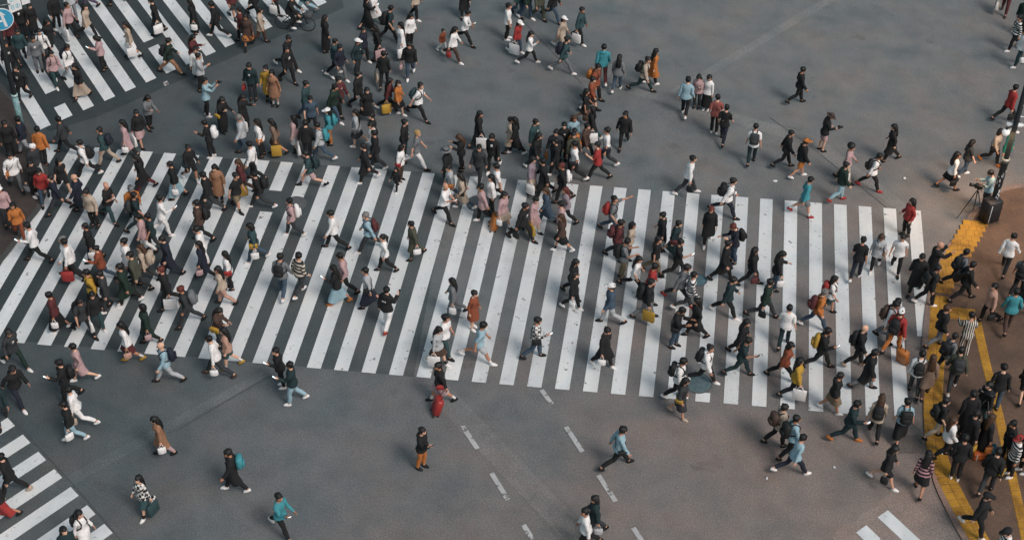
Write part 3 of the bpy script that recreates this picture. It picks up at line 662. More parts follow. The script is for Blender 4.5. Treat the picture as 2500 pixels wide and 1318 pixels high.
def person(line):
    star = line[0] == '*'; a, bags, loc = line.lstrip('*').split('|'); u, v, h, kind, sex, top, bot, hair, shoe = a.split()
    u, v, h = float(u), float(v), float(h); bags = bags.split(); rr = random.Random(int(u*7+v*13))
    x, y = at(u, v)[:2]; z = floor_z(x, y)
    if z: x, y = at(u, v, z)[:2]
    fem = 1 if sex == 'f' else 0; B = BASE[fem]; G = GC[fem]; vis = 1 if 90 < h % 360 < 270 else -1   # the hand on the side one can see
    sc = ((1.665 if fem else 1.755)+rr.uniform(-.04, .05))/1.742*(1.005+.035*sstep(250, 1150, v))
    if sex == 'k': sc *= .62
    P, hold = pose_of(kind, rr, bags, vis, top[0] in 'cd' or bot[0] == 'l'); R, O = solve(B, P); S = lambda t, j=0: skin(t[0]+(rg.normal(0, j, t[0].shape) if j else 0), t[1], B, R, O); rg = np.random.default_rng(int(u*31+v))
    body = skin(B['V'], B['W'], B, R, O); ank = (O[LG[1][2]]+O[LG[-1][2]])/2; sh = np.array((-ank[0], -ank[1], -body[:, 2].min()+.014))
    if kind == 'R': sh = np.array((-.2, 0, .09))
    wide = rr.uniform(1.0, 1.10); scv = np.array((sc*wide, sc*wide, sc))
    fix = lambda V: (np.asarray(V)+sh)*scv
    ang = h*D2R+rr.uniform(-.12, .12)
    parts = []    # (name, V, F, material)
    bare = top[0] == 'd'; tk, tc = top[0], top[1:]; bk, bc = bot[0], bot[1:]
    tm = cloth_mat(tk, tc)
    parts.append((dict(x='shirt', t='shirt', s='shirt', j='jacket', c='coat', h='hoodie', d='dress', k='cardigan')[tk], fix(S(G[tk], .0055)), G[tk][2], tm))
    if not bare:
        gk = {'k': 'K'}.get(bk, bk); parts.append((dict(p='trousers', n='shorts', k='skirt', l='skirt')[bk], fix(S(G[gk], .003)), G[gk][2], cloth_mat('x' if bc == 'st' else 'p', bc)))
    if tk in 'jck' and rr.random() < .5:
        inn = (loft([(1.20, .115, .022, .055), (1.30, .128, .022, .050), (1.40, .082, .022, .040)], 10)); inn = rigid(inn, CHE)
        parts.append(('inner_shirt', fix(S(inn)), inn[2], fabric(rr.choice(['d9d6d2', '2a2b2e', 'c9c4bd']))))
    for sg in (1, -1): parts.append(('shoe', fix(S(G['shoe%d' % sg])), G['shoe%d' % sg][2], fabric(HEX[shoe], .6, .08)))
    if bk in 'nk' or bare:
        if rr.random() < .6:
            for sg in (1, -1): parts.append(('sock', fix(S(G['sock%d' % sg])), G['sock%d' % sg][2], fabric(rr.choice(['d8d6d2', '1c1d20', 'd8d6d2']))))
    hk, hc = hair, 'bk'
    if hair != 'afro' and len(hair) > 1: hk, hc = hair[0], hair[1:]
    if hk in 'slbu' or hk == 'afro':
        if hc == 'bk' and rr.random() < .3: hc = 'dk'
        gk = 'h'+hk; parts.append(('hair', fix(S(G[gk], .008)), G[gk][2], hair_mat(hc)))
    elif hk in 'ceh':
        und = 'hl' if (fem and rr.random() < .5) else ('hb' if fem else 'hs'); parts.append(('hair', fix(S(G[und], .006)), G[und][2], hair_mat('bk')))
        gk = {'c': 'cap', 'e': 'bean', 'h': 'hat'}[hk]; parts.append(({'c': 'cap', 'e': 'knit_hat', 'h': 'brimmed_hat'}[hk], fix(S(G[gk])), G[gk][2], fabric(HEX[hc], .8, .08)))
    B0 = fix(body); midx = [1 if t[0] == 'e' else 0 for t in B['T']]; sk = rr.choice(SKIN)
    if star:
        for nm, V, F, mt in [('skin', B0, B['F'], sk)]+[(p[0], p[1], p[2], p[3]) for p in parts]:
            crowd_parts.setdefault(mt.name, [mt, []])[1].append((rotz(V, ang)+np.array((x, y, z)), F))
        return
    o = obj('person', B0, B['F'], [sk, EYE], midx=midx); o.location = (x, y, z); o.rotation_euler = (0, 0, ang)
    tname = PAT[top]+' shirt' if tk == 'x' else CN[tc]+' '+TOPN[tk]; bname = '' if bare else (PAT['xst'] if bc == 'st' else CN[bc])+' '+BOTN[bk]
    look = tname if bare else tname+' and '+bname
    if sex == 'k': look = look
    tag(o, fit(16, f"person in {look}, {loc}", f"person in {tname}, {loc}", f"person, {loc}"), 'person', 'pedestrians on the crossing')
    for nm, V, F, mt in parts: obj(nm, V, F, mt, o)
    if (u, v) in MARKED:
        q = rigid(join([rbox((-.155, .05-.05*i, 1.27), (.012, .034, .05), .004) for i in range(3)]), CHE); obj('printed_mark', fix(S(q)), q[2], fabric('d8d8d6'), o)
    # ---- carried things, each a thing of its own
    who = f"{tname}, {loc}"
    def bone(p, b): return fix(((np.asarray(p, float)-B['J'][b])@R[b].T+O[b]))
    def carried(nm, cat, col, colname, ps, group):
        allv = np.concatenate([p[1] for p in ps]); c = allv.mean(0); c[2] = allv[:, 2].min(); w = rotz(c[None], ang)[0]
        root = None
        for n_, V, F, mt in ps:
            t = obj(n_ if root else nm, V-c, F, mt, root)
            if root is None: root = t; t.location = (x+w[0], y+w[1], z+w[2]); t.rotation_euler = (0, 0, ang)
        word = BAGN[cat]; tag(root, fit(16, f"{colname} {word} on person in {who}", f"{colname} {word} of person in {tname}, {loc}", f"{colname} {word} of person, {loc}", f"{colname} {word}, {loc}"), word.replace('instrument case', 'instrument case'), group)
    for it in bags:
        K, col = it[0], it[1:3]; hx = HEX[col]; nmc = CN[col]; fm = fabric(hx, .75, .12, 12, 'bag'); dk_ = fabric(HEX['bk'], .7, .1, 12, 'strap')
        sd = hold.get(K, vis); hb = AR[sd][2]; dd = np.array((0, math.sin(40*D2R)*sd, -math.cos(40*D2R)))
        grip = bone(B['J'][hb]+dd*.085, hb)
        if K == 'B':
            w, hgt, dp = rr.uniform(.29, .34), rr.uniform(.40, .50), rr.uniform(.15, .20); c0 = (-.135-dp/2, 0, 1.21)
            if rr.random() < .55:
                pk = loft([(1.21-hgt/2, c0[0], dp*.50, w*.47), (1.21-hgt*.38, c0[0], dp*.6, w*.52), (1.21, c0[0], dp*.56, w*.52), (1.21+hgt*.34, c0[0]+.01, dp*.46, w*.44), (1.21+hgt/2, c0[0]+.03, dp*.28, w*.26)], 12)
            else: pk = rbox(c0, (dp, w, hgt), .05)
            pocket = rbox((c0[0]-dp/2-.02, 0, 1.21-hgt*.18), (.06, w*.72, hgt*.42), .025)
            ps = [('backpack', bone(pk[0], CHE), pk[1], fm), ('pocket', bone(pocket[0], CHE), pocket[1], fm)]
            for s in (1, -1):
                st = tube([(-.13, .07*s, 1.42), (-.04, .085*s, 1.468), (.06, .10*s, 1.43), (.135, .105*s, 1.33), (.12, .13*s, 1.2), (.02, .18*s, 1.10), (-.12, .12*s, 1.06)], .021, 6); ps.append(('strap', bone(st[0], CHE), st[1], dk_ if col != 'bk' else fm))
            carried('backpack', 'B', col, nmc, ps, 'backpacks')
        elif K == 'G':
            pk = loft([(.62, -.20, .07, .13), (.72, -.20, .09, .17), (.95, -.20, .09, .16), (1.1, -.2, .08, .11), (1.2, -.2, .06, .07), (1.72, -.2, .05, .06), (1.80, -.2, .04, .05)], 14); V = (pk[0]-np.array((-.2, 0, 1.2)))@rx(38*D2R).T+np.array((-.22, 0, 1.15))
            hdl = tube([(-.30, -.05, 1.2), (-.34, -.02, 1.22), (-.34, .06, 1.28), (-.30, .09, 1.30)], .014, 6)
            carried('instrument_case', 'G', col, nmc, [('instrument_case', bone(V, CHE), pk[1], fm), ('handle', bone(hdl[0], CHE), hdl[1], dk_)], 'instrument cases')
        elif K == 'S':
            w = rr.uniform(.22, .30); c0 = (.02, .235*vis, .93); pk = rbox(c0, (w, .10, w*.78), .03); flap = rbox((c0[0], c0[1]+.05*vis, c0[2]+w*.16), (w*.98, .02, w*.42), .008)
            V = bone(pk[0], PEL); st = []
            P0 = [bone((c0[0]+w*.42, c0[1], c0[2]+w*.36), PEL), bone((.125, .16*vis, 1.10), CHE), bone((.135, .0, 1.27), CHE), bone((.05, -.105*vis, 1.455), CHE), bone((-.06, -.095*vis, 1.44), CHE), bone((-.14, .0, 1.25), CHE), bone((-.135, .15*vis, 1.08), CHE), bone((c0[0]-w*.42, c0[1], c0[2]+w*.36), PEL)]
            st = tube(P0, .013, 5); carried('shoulder_bag', 'S', col, nmc, [('shoulder_bag', V, pk[1], fm), ('flap', bone(flap[0], PEL), flap[1], fm), ('strap', st[0], st[1], dk_ if col != 'bk' else fm)], 'shoulder bags')
        elif K in 'TH':
            w, hh, dp = (rr.uniform(.36, .46), rr.uniform(.38, .46), .14) if K == 'T' else (rr.uniform(.24, .30), rr.uniform(.20, .26), .11)
            if sex == 'k': w, hh = .2, .2
            yaw = rr.uniform(-.5, .5); bag = loft([(-.14-hh, 0, w*.44, dp*.42), (-.14-hh*.9, 0, w*.5, dp*.52), (-.14-hh*.4, 0, w*.49, dp*.46), (-.14, 0, w*.47, dp*.26)], 12) if K == 'H' or rr.random() < .4 else None
            if bag is None:
                b8 = rbox((0, 0, -.14-hh/2), (w, dp, hh), .012); tp = b8[0][:, 2] > -.14-hh*.5; b8[0][tp, 1] *= .45; bag = b8
            ps = [('bag', rotz(bag[0], yaw)+grip, bag[1], fm)]
            for s in (1, -1):
                hd = tube([(-w*.24, s*dp*.18, -.145), (-w*.16, s*dp*.1, -.04), (0, s*.01, .0), (w*.16, s*dp*.1, -.04), (w*.24, s*dp*.18, -.145)], .008, 5); ps.append(('handle', rotz(hd[0], yaw)+grip, hd[1], fm))
            V0 = min(p[1][:, 2].min() for p in ps)
            if V0 < .03: ps = [(n_, V+np.array((0, 0, .03-V0)), F, mt) for n_, V, F, mt in ps]
            carried('shopping_bag' if K == 'T' else 'handbag', K, col, nmc, ps, 'shopping bags' if K == 'T' else 'handbags')
        elif K == 'P':
            pb = rbox((0, 0, 0), (.150, .074, .010), .004); lit = col == 'wh'; V = pb[0]@ry(-38*D2R).T+grip+np.array((.03, 0, .03)); scr = rbox((0, 0, .0062), (.136, .064, .002), .0006); V2 = scr[0]@ry(-38*D2R).T+grip+np.array((.03, 0, .03))
            carried('phone', 'P', col, 'lit' if lit else 'dark', [('phone', V, pb[1], plain('phone_case', '202226', .4)), ('screen', V2, scr[1], SCREEN if lit else plain('phone_glass', '0c0d10', .1))], 'phones')
        elif K == 'K':
            mid = (bone(B['J'][7]+np.array((0, math.sin(40*D2R), -math.cos(40*D2R)))*.09, 7)+bone(B['J'][8]+np.array((0, -math.sin(40*D2R), -math.cos(40*D2R)))*.09, 8))/2 if kind == 'b' else grip
            bd = rbox(mid+np.array((.03, 0, .05)), (.075, .14, .10), .012); ln = tube([mid+np.array((.06, 0, .05)), mid+np.array((.17, 0, .05))], [.042, .047], 10); vf = rbox(mid+np.array((.03, 0, .11)), (.06, .05, .035), .008)
            carried('camera', 'K', col, nmc, [('camera', bd[0], bd[1], fm), ('lens', ln[0], ln[1], plain('lens_barrel', '121315', .35)), ('viewfinder', vf[0], vf[1], fm)], 'cameras')
        elif K == 'U':
            b_ = grip; t = np.array((.16, -.02, -.62)); cn = tube([b_+t*.12, b_+t*.3, b_+t*.8, b_+t], [.03, .04, .022, .006], 8); sf = tube([b_-t*.12, b_+t*.2], .010, 6)
            carried('umbrella', 'U', col, nmc, [('umbrella', cn[0], cn[1], fm), ('handle', sf[0], sf[1], dk_)], 'umbrellas')
        elif K == 'C':
            px_, py_ = grip[0]+(.42 if '+' in it else -.10), grip[1]+.16*sd; hh = .62; tilt = ry(-16*D2R); bx = rbox((0, 0, .06+hh/2), (.24, .42, hh), .05); off = np.array((px_, py_, 0))
            rib = join([rbox((0, -.15+.1*i, .06+hh/2), (.252, .02, hh*.86), .006) for i in range(4)])
            ps = [('suitcase', bx[0]@tilt.T+off, bx[1], plain('suitcase_shell', hx, .35)), ('rib', rib[0]@tilt.T+off, rib[1], plain('suitcase_shell', hx, .35))]
            hd = []
            for s in (1, -1): hd.append(tube([np.array((0, .10*s, .06+hh))@tilt.T+off, grip+np.array((0, .05*s, 0))], .009, 6))
            hd.append(tube([grip+np.array((0, -.07, 0)), grip+np.array((0, .07, 0))], .014, 6)); hv, hf = join(hd); ps.append(('handle', hv, hf, plain('metal_dark', '3a3b3e', .4, .6)))
            for sx in (-.09, .09):
                for s in (1, -1): wv, wf = tube([(sx, .17*s-.012, .03), (sx, .17*s+.012, .03)], .03, 10); ps.append(('wheel', np.asarray(wv)+off, wf, plain('rubber', '17181a', .7)))
            carried('suitcase', 'C', col, nmc, ps, 'suitcases')
MARKED = {(942.0, 808.0), (520.0, 384.0), (2149.0, 1180.0)}
SCREEN = bpy.data.materials.new("phone_screen_lit"); SCREEN.use_nodes = True
_p = SCREEN.node_tree.nodes["Principled BSDF"]; _p.inputs["Base Color"].default_value = (.6, .75, .8, 1); _p.inputs["Emission Color"].default_value = (.75, .92, 1, 1); _p.inputs["Emission Strength"].default_value = 1.2
PEOPLE = r'''*60 95 300 s m jbk pbk s bk||half hidden below the white street sign
*84 90 320 s f cbk pbk s bk|Htl|beside the white street sign
*35 122 300 w m jmr pbk s bk||directly under the round blue sign
*58 152 290 w f jtl pdk s bk||left of the person in white vest, upper left
122 130 330 w f cbk pbk l bk|Ulb|holding a folded blue umbrella, upper left
112 157 300 v m swh pdk s bk|Blb|among the dark coats, upper left crosswalk
*98 174 290 s m jgy pgy s bk||in the densest cluster of the upper left crosswalk
*32 187 310 w m jbk pbk s bk||near the left photo edge above the kerb
63 246 260 w m jbk pbk s bk||at the bottom stripe near the upper left kerb
138 208 320 v f jpk ptl s wh|Bbk|carrying a large black pack, upper left crosswalk
172 197 330 w m swh plg s bk|Bnv|bending forward on the upper left crosswalk
205 239 250 w f jbk lbe l bk||at the lower end of the upper left crosswalk
172 92 340 w m spk pbk s bk|Twh|striding on the upper left crosswalk
*141 73 330 s m jbk pbk s wh||just behind the pink shirt, upper left
213 93 345 W f kbe pbk l bk||with a wide stride on the upper left crosswalk
257 172 200 p f jpk pbk b bk|Pwh|looking at a phone on upper left stripes
330 140 200 w f kbe kwh l bk|Twh|carrying a big white bag, upper left stripes
392 82 200 w m cbk pbk s bk|Twh|top stripes, holding a white bag low
417 180 15 W m jgn ptn s bk|Bbk|at the lower right end of upper left stripes
*225 26 200 w f jdk ppu s bk||cut by top photo edge, left part
*290 10 200 w m jbk pbk s bk||feet only, under the top photo edge
*178 45 300 w f jlg pgy l bk||near the top edge beside the pink shirt
481 84 200 s f cbk lbk l bk|Hwh|holding a small white bag on the top stripes
538 92 190 W m jbk pbk s wh||striding left with one foot lifted, top stripes
*567 47 330 w m smr ndk s bk||mid stride under the top photo edge
*620 45 340 w m jbk pbk s bk||partly cut by the top edge near the bicycle
610 116 280 w f cbr kor l bk|Sbk|by the right end of the top stripes
*632 107 10 w f kbe pbr s bk||right behind the orange skirt, top stripes
*600 102 200 w f jmr pbk s bk||left of the orange skirt, top stripes
672 34 340 w f srd pbk l bk|Twh|carrying a white bag near the bicycle
722 78 0 R m jbk pbk s wh||riding the black bicycle
749 38 190 W m jtl plb s gy||striding behind the bicycle at the top edge
795 127 20 s f cbk lbk l bk||standing tall and narrow right of the bicycle
700 170 330 W m tbk pbk s wh||with a white wristwatch, below the bicycle
*702 202 330 w m jbk pbk s bk||close behind the wristwatch wearer
620 244 270 s m jtd pdk s bk|Hrd|with a red bag, left of the yellow coat
674 258 260 s f dtn pbk u bk||long ponytail, hugging the yellow coat
659 247 270 s m cye pbk s bk||embraced by a person in tan dress
474 172 0 p f jmr pbk l bk|Pwh|looking at a phone, top left of centre
486 197 300 w f cwh pbk s bk||white hood up, left of the pale patch
505 284 10 b m slb pbk s wh|Kbk|yellow scarf, photographing with a black camera
*491 222 20 a m jlg pbk s bk|Pwh|one arm raised with a glowing phone
545 322 330 p f cbk lbk l bk|Sye|with a yellow bag at the hip
596 318 340 p f cbk lbk l bk|Twh|holding a large white bag sideways
*813 183 20 w f jtl pbk s wh||orange sleeve, just behind the navy blazer
828 197 340 w m jnv pgy s wh||in a blazer with hand to chest
893 76 20 w f cbk lbk l bk|Pwh|near the top edge, left of a white coat
912 59 345 w f cwh pbk l bk||cut by the top edge, white coat
884 151 340 w f jnv pbk s wh||white sailor collar, above the white hat
872 182 340 s m jtd pdk cwh bk||white bucket hat, dark teal coat
929 144 200 w f jbk pbk l bk|Tpk|with a pale pink bag, near top centre
948 103 15 W m ttd pbk s bk|Bbk|arms stretched forward, near top centre
1010 47 340 w f jbe pbk l wh||in white sneakers at the top edge
1000 116 330 s f jwh pbk l bk|Hbk|orange hair, carrying a bulky black bag
984 142 200 s f cwh lwh l bk|Twh|all in white with a white bag
1003 187 270 w m hbk pdn s wh|Hpk|blue jeans, holding a pale pink folder
938 216 100 w f jbk pbk s bk|Tbe|with a beige square bag on the shoulder
966 282 350 w f jor kbk l wh||orange jacket behind the tan bag carrier
945 273 10 W f jmr pbk l wh|Tye Sbk|carrying a tan paper bag, centre top
1017 290 345 W m twh pbk s bk|Btl|big teal pack, walking right
871 264 340 w m jbk pbk s bk||dark suit with white collar, upper centre
892 296 330 w f cbk pbk b bk||yellow scarf end, dark coat, upper centre
826 278 330 w m jmr pbk s bk||white sleeve stripe, upper centre
814 293 340 W m hgn pdn s wh||dark hood and jeans, upper centre
745 290 340 w m jtl pdn s bk||behind the blue denim shirt
761 320 300 w m tdn pdk s bk||beside the turquoise packs
1102 147 345 W f swh pbr l wh|Hrd|red scarf, walking beside the small child
1078 126 340 k k jru pwh s wh||small child in rusty jacket
1130 108 345 W m swh pbk s bk|Pwh|wide stride above the small child
*1134 39 280 w f cbk pbk s bk||head cut off by the top edge, centre
1237 97 10 s m twh pbk s wh||beside the red jacket, top centre
1255 129 340 w f jrd pdn cwh wh|Twh|white cap, large white bag
*1262 40 300 w f jtl pdn s bk||at the top edge above the red jacket
*1281 46 330 w m jgn pdn s wh||green top cut by the top edge
*1312 49 330 w m jol pol s bk||olive clothes cut by the top edge
*1344 52 340 W m jbk pdn s bk||dark jeans striding at the top edge
1286 157 10 W f swh pbk l wh|Pbk|long hair, typing on a phone, white sneakers
1364 120 340 w f cbe pbe cwh wh||white bucket hat and beige coat
1370 179 5 W m jtl pgy s wh|Bnv|reaching forward with a navy pack
1408 104 340 w m jtl pbk s wh|Twh|with a round white plastic bag
1470 206 95 w m htq pmr s wh||bright turquoise sweater seen from behind
1504 225 80 w f jgy pdn l wh||grey jacket, right of the turquoise sweater
1585 207 20 w f cor pbk l wh||long orange coat with one hand out
1562 225 0 W m jbe ptd s bk|Bbk|big round black pack
1443 246 350 w m jru pbk s bk|Bor|with a bright orange pack
1436 272 0 w f jru kbk s bk||just below the bright orange pack
1420 302 350 w f tbk kbr l bk|Hbr|bare arms, brown bag at the hip
1669 286 80 w m slb pbk s wh||pale shirt seen from behind, facing two friends
1700 263 260 p f jpk pdk l bk|Pwh|posing between two friends
1725 267 250 s f swh lbk b wh||long black skirt, right of the pink top
1742 326 90 s m tdr pbk s wh|Swh|with a white strap bag on the back
2475 123 200 w m xwh pbk s wh|Bbk|striped shirt at the upper right edge
2490 162 200 w m swh ptl s wh|Hwh|pale clothes at the right edge
*2488 80 250 w m jgn pbk l bk|Twh|dark green top in the top right corner
2449 298 20 W m jrd pbk s bk|Hbk|lunging right at the right edge
72 377 200 w m jnv plg s bk||navy jacket near the left kerb
*30 386 300 s m jbk pbk s bk||dark figure at the left kerb
40 462 315 w m swh pgy s bk|Sor|with an orange waist bag at left edge
92 441 330 w m hdk plg ewh wh||white beanie near the left edge
108 406 90 s m jor pbk s bk||orange jacket facing away near the left kerb
86 478 330 s f jbk pbk l wh|Hgy|pale shoes, left edge of the scramble
113 493 290 w f jrd pdn l bk||red top beside the bare legged walker
155 470 320 W f tbk nbk b wh|Hwh|bare legs, white socks, left edge
170 376 190 W m jdk pbk s bk||long stride right of the orange jacket
220 432 195 W m jwh pbk s wh|Bbk|black pack at the top left crosswalk corner
268 402 190 W m jtl pbe s bk|Bnv|beige trousers at the top left crosswalk corner
208 521 190 w m cnv pbk w bk||bald head and navy coat, left crosswalk
266 539 340 w m tbk ptl w bk|Pwh|bald, black shirt, arms up, left crosswalk
*235 553 250 s m jbe pbk s bk||beige jacket beside a bald walker
*150 518 200 W m jnv pdk s bk||in dark boots left of the bald walker
20 541 300 w f spk pdk ewh bk||white hood at the left edge
322 381 200 w f cpk pbk l bk|Hwh|brown long hair, pale coat, top left crosswalk edge
343 354 330 w f jbk kpk s bk|Twh|pinkish skirt with white bag in front
366 316 330 p f jgy pbk l bk|Pwh|alone above the pale pink coat
465 442 330 w m jbk nbk s wh|Stl|black shorts and white socks, teal strap
520 384 190 p f jbk pbk s wh|Bwh|with a white pack reading a phone
360 466 200 w f cbk pmr l bk||maroon trousers on the left stripes
440 484 200 w f jbk llb s bk|Hwh|pale blue skirt on the left stripes
537 492 270 s f ctn pbk l bk||open tan coat beside the black shirt
518 513 200 W m jbk pdk s bk|Hbk|leaning forward, left of the tan coat
332 541 300 w m jor pdk egy bk||grey beanie and orange jacket, left stripes
602 376 190 w m jlg pdn sgy bk||grey hair and light jeans, left of the big yellow bag
643 382 190 s f jwh pbk l bk|Sor|orange hip bag, left of the big yellow bag
684 378 190 w f kbg kbr l bk|Tye|carrying the big yellow shopping bag
727 371 190 s f jpk klg l bk||pale clothes just right of the big yellow bag
752 390 100 s m jbk pbk s bk|Twh|white tote hanging behind the back
793 390 190 W m jlg pdn s wh|Btq|jeans, turquoise pack, upper left crosswalk edge
808 352 190 s f jtq por cwh bk|Btq|orange trousers, behind the jeans wearer
882 357 190 w f jlg kdk l wh|Sgy|one arm reaching out, with a grey bag
*918 372 200 s m jbk pbk s bk||close behind a white T-shirt, upper centre
918 392 200 s m twh pbk s bk||white T-shirt in the dark group, upper centre
926 412 190 w m jbk pdk s wh||shiny dark jacket, white shoes, upper centre
*903 444 190 W m cbk pbk s wh|Uwh|long stride with a thin white umbrella
985 386 350 s m jbk ptl s wh||light teal trousers beside a blond walker
1013 410 0 W m tgy pwh syl bk||blond hair and white trousers, striding right
976 441 340 s f jwh pbr b bk|Srd|with a red patterned bag behind a child
971 465 250 k k jbk pbk s wh||small child in black on the stripes
1097 455 160 s f cbk pbk hgy bk||wide grey brimmed hat, centre
1129 416 190 p f jbk pbk lbr bk|Por|brown long hair, lit phone, right of the brimmed hat
1105 491 200 w f jlg pdn s bk|Sor|bending below the brimmed hat
1137 511 190 W f cbe pdn l wh|Sbk|beige coat, leaning left at the centre stripes
1080 537 345 W m twh pbk w bk|Pwh|bald with a white T-shirt, centre stripes
1162 360 20 w f cbk lbk l bk|Twh|tall dark coat with a white bag, upper centre
1172 441 250 w m jdk pdk s bk||charcoal shirt at the top centre stripes
1207 414 260 w m jbk pbk s wh||black sweater facing the viewer, upper centre
*1220 496 200 w m twh pbk s bk|Bmr|dark red pack, top centre stripes
*1203 520 200 s f jwh pbk l bk||left of the dark red pack
1187 541 200 w f kpk pbk s wh|Cor|pulling an orange suitcase
1221 556 340 w f jpk kbe l bk|Hwh|pink top right of the orange suitcase
1253 373 190 w f cbe pdk u bk||beige coat left of a denim jacket, upper centre
*1263 376 190 w f cbk pbk l wh||hidden between beige coat and denim jacket
1299 384 340 s m jtl pdk s bk||denim jacket and face mask, upper centre
1302 413 340 w f jbk ptl l wh||teal trousers below the denim jacket
1293 472 340 s f jmv lbe l bk|Twh|wide beige skirt, centre stripes
1355 407 270 s m jdk pdk s bk|Hor|holding a bright orange bag in front
*1372 390 300 s m jbk pbk s bk||behind the bright orange bag holder
*1394 368 300 s f jlb pdn lbr bk||pale denim top at the back of the dark cluster
*1396 398 300 s f jor pbk s bk||orange top in the middle of the dark cluster
1422 386 340 W m jbr pbk s bk||brown jacket, right side of the dark cluster
*1394 412 300 s m jol pdk s bk||olive coat in front of the dark cluster
1450 348 190 w f cbk ptl l wh|Twh|white shopping bag, right of the dark cluster
*1360 430 200 w m jbk pbk s wh||below the bright orange bag
1408 441 190 w m twh pbk s wh|Sbk|white T-shirt with a black strap, top edge of stripes
1333 480 200 W m cbk pbk s bk||long black coat with white collar, on stripes
1378 492 190 w m jbk pbk srd bk|Bwh|reddish hair and a white pack
1386 546 190 w f jmv pbk lrd bk||red brown hair, mauve top, centre right stripes
1342 546 190 W f cdn pdn lbr bk||long denim jacket, centre right stripes
1372 587 200 s m tpk pbk s bk||pale pink T-shirt, centre right stripes
1376 614 200 w f jbr kbk lbr wh||dark brown coat below the pale pink T-shirt
1485 406 200 w m twh pdk s wh|Snv|navy side bag, behind the red T-shirt
1462 440 180 W m trd pbk s bk|Pbk|very wide stride, red T-shirt
1523 357 265 w m hbk pbk s bk||burly, arms apart, alone above the stripes
1295 568 340 w f jpk kpk s bk|Tye|with a yellow bag, beside a dark suit
1271 586 340 W m jbk pbk s bk|Hbk|dark suit with a black briefcase
1487 571 0 g m tgy pdn s bk|Brd|red pack, pointing forward with a raised arm
1672 473 0 W m swh pdk s wh|Hbk|white shirt, black bag, at the stripe tops
1762 350 70 W m tbk pnv s bk||black T-shirt beside the dusty red T-shirt
1832 402 85 w m twh ptd s bk|Bdk|dark pack seen from behind, upper right
1906 410 10 w m jbk pbk s bk||black tracksuit with pale sleeve stripes
1762 528 0 W m jwh pnv s bk|Bbk|white hoodie with black pack, stripe tops
1938 254 20 w m jbk pbk s bk||dark suit, alone on the upper right road
2003 368 20 p f jbk npk hbr bk|Kbk|pink patterned shorts, holding a camera up
1943 434 10 w m jbk nor cor wh||orange cap and orange shorts
2055 442 350 w m spk pbe afro bk|Twh|round bushy hair and pale pink shirt
2038 493 20 w m hgn plb s rd||green hooded top and bright red shoes
1950 526 0 w m stq ngy s rd||turquoise shirt and red shoes, stripe tops
2117 461 0 W f swh pbk s rd|Bbk|white shirt, red shoes, arm stretched forward
2175 393 190 w f cbk pbk l bk||long hair, black coat, upper right road
2211 574 200 s f jrd pbk l bk||red jacket on the last right stripe
2346 430 20 w f tdk pdn b wh||dark top right beside a white shirt, right kerb
2307 462 20 w f swh kbk l bk|Hbk|black skirt, bag in hand, near the right kerb
2411 400 320 w f jbe pbk b or|Sbk|orange shoes, near the sticker pole
2444 408 330 s m jtg pbe cwh bk||green sweater and white cap near the sticker pole
2405 509 190 p m slb pdk s wh||behind a camera on a tripod
50 581 300 w f jor pru b bk|Sbk|orange jacket, rust trousers at the left edge
100 640 190 W m swh pbk s bk|Pwh|holding a lit phone at the left edge of stripes
180 673 190 w m jwh pdk sgy bk||grey hair, right behind the red box bag
190 684 190 w m swh pbk s bk|Trd|carrying a red and cream box bag
237 637 200 w f jbk pbk s bk|Hwh|black vest with a white hand bag, left stripes
265 691 190 w f jru pdn s bk|Pwh|rust pullover above the yellow raincoat
243 752 200 w m jye pbk s bk|Bbk|bright yellow jacket with black pack, left stripes
153 807 200 w f jmr lbk s wh|Hwh|brown red jacket with white bag, left stripes
333 566 20 w m ttd ptd s bk|Bdk|dark teal T-shirt touching a cream shirt
393 577 20 w m swh pwh s wh|Pwh|cream shirt and pale trousers, left stripes
366 616 190 w f kpk pwh s bk||long pink striped cardigan, left stripes
386 612 200 w f ttd pdk s bk||right of the pink striped cardigan
325 682 200 s m jwh pdk s bk||white sweater with dark collar, left stripes
368 691 190 w f jbe pdk lbr bk|Bbe|brown hair and beige pack in the dark group
425 672 200 w m cnv pnv s bk||navy coat, right of the dark olive group
*350 716 190 w m jol pdk s bk||olive jacket behind the dark green coat
322 743 190 W m cgn pbk s wh||dark green coat, front of the olive group
*276 758 200 w m jdk pdk s wh||left rear of the dark green coat
422 748 210 w m jbk pbk srd bk|Twh|leather jacket and a very large white bag
503 588 190 w m jbr pbk s bk|Bbk|brown checked jacket, phone held, left stripes
*505 652 190 s m swh pwh s bk|Sye|pale clothes behind the pink bag carrier
508 680 190 W f cnv pbk l bk|Hpk|with a bright pink bag, navy coat
566 705 200 s f swh pbk l bk|Srd|red brown hip bag above peach trousers
557 743 190 w f jbe ppe l bk||peach trousers, left centre stripes
632 637 200 w f jtl pdn b wh|Hwh Sye|orange pouch and white bag, left centre stripes
722 577 200 w f jpk pdk s wh|Bwh|pink jacket beside the left manhole
578 512 330 w m tbk nkh s bk||khaki shorts and bare legs, left stripes
603 476 190 w f jmr pbr lbr bk|Tye|plaid top with a yellow bag, top left stripes
632 441 190 w m hwh pbk s bk|Sbk|white hood with black sling, top left stripes
643 509 190 W m jbk pdk s wh|Bbk|huge black pack, top left stripes
766 457 190 W m ttl npk s bk|Btd|teal shirt, pink shorts, running left
825 608 190 W m swh pbk s bk||crisp white shirt, left of maroon pack wearer
907 612 190 W m slb pdk sgy wh|Bmr|grey hair and maroon pack, pale blue shirt
947 663 190 w f swh pbk u bk||wide black trousers, centre left stripes
1020 628 200 w f col pol s bk|Hwh|long olive coat, alone at the centre stripes
690 728 90 w m sgy pdn s wh|Bbk|black pack seen from behind, beside striped sweater
730 722 60 w m xbe pdk s wh||beige and black striped sweater
850 716 190 w m spk pbk s bk||pale shirt behind a denim skirt
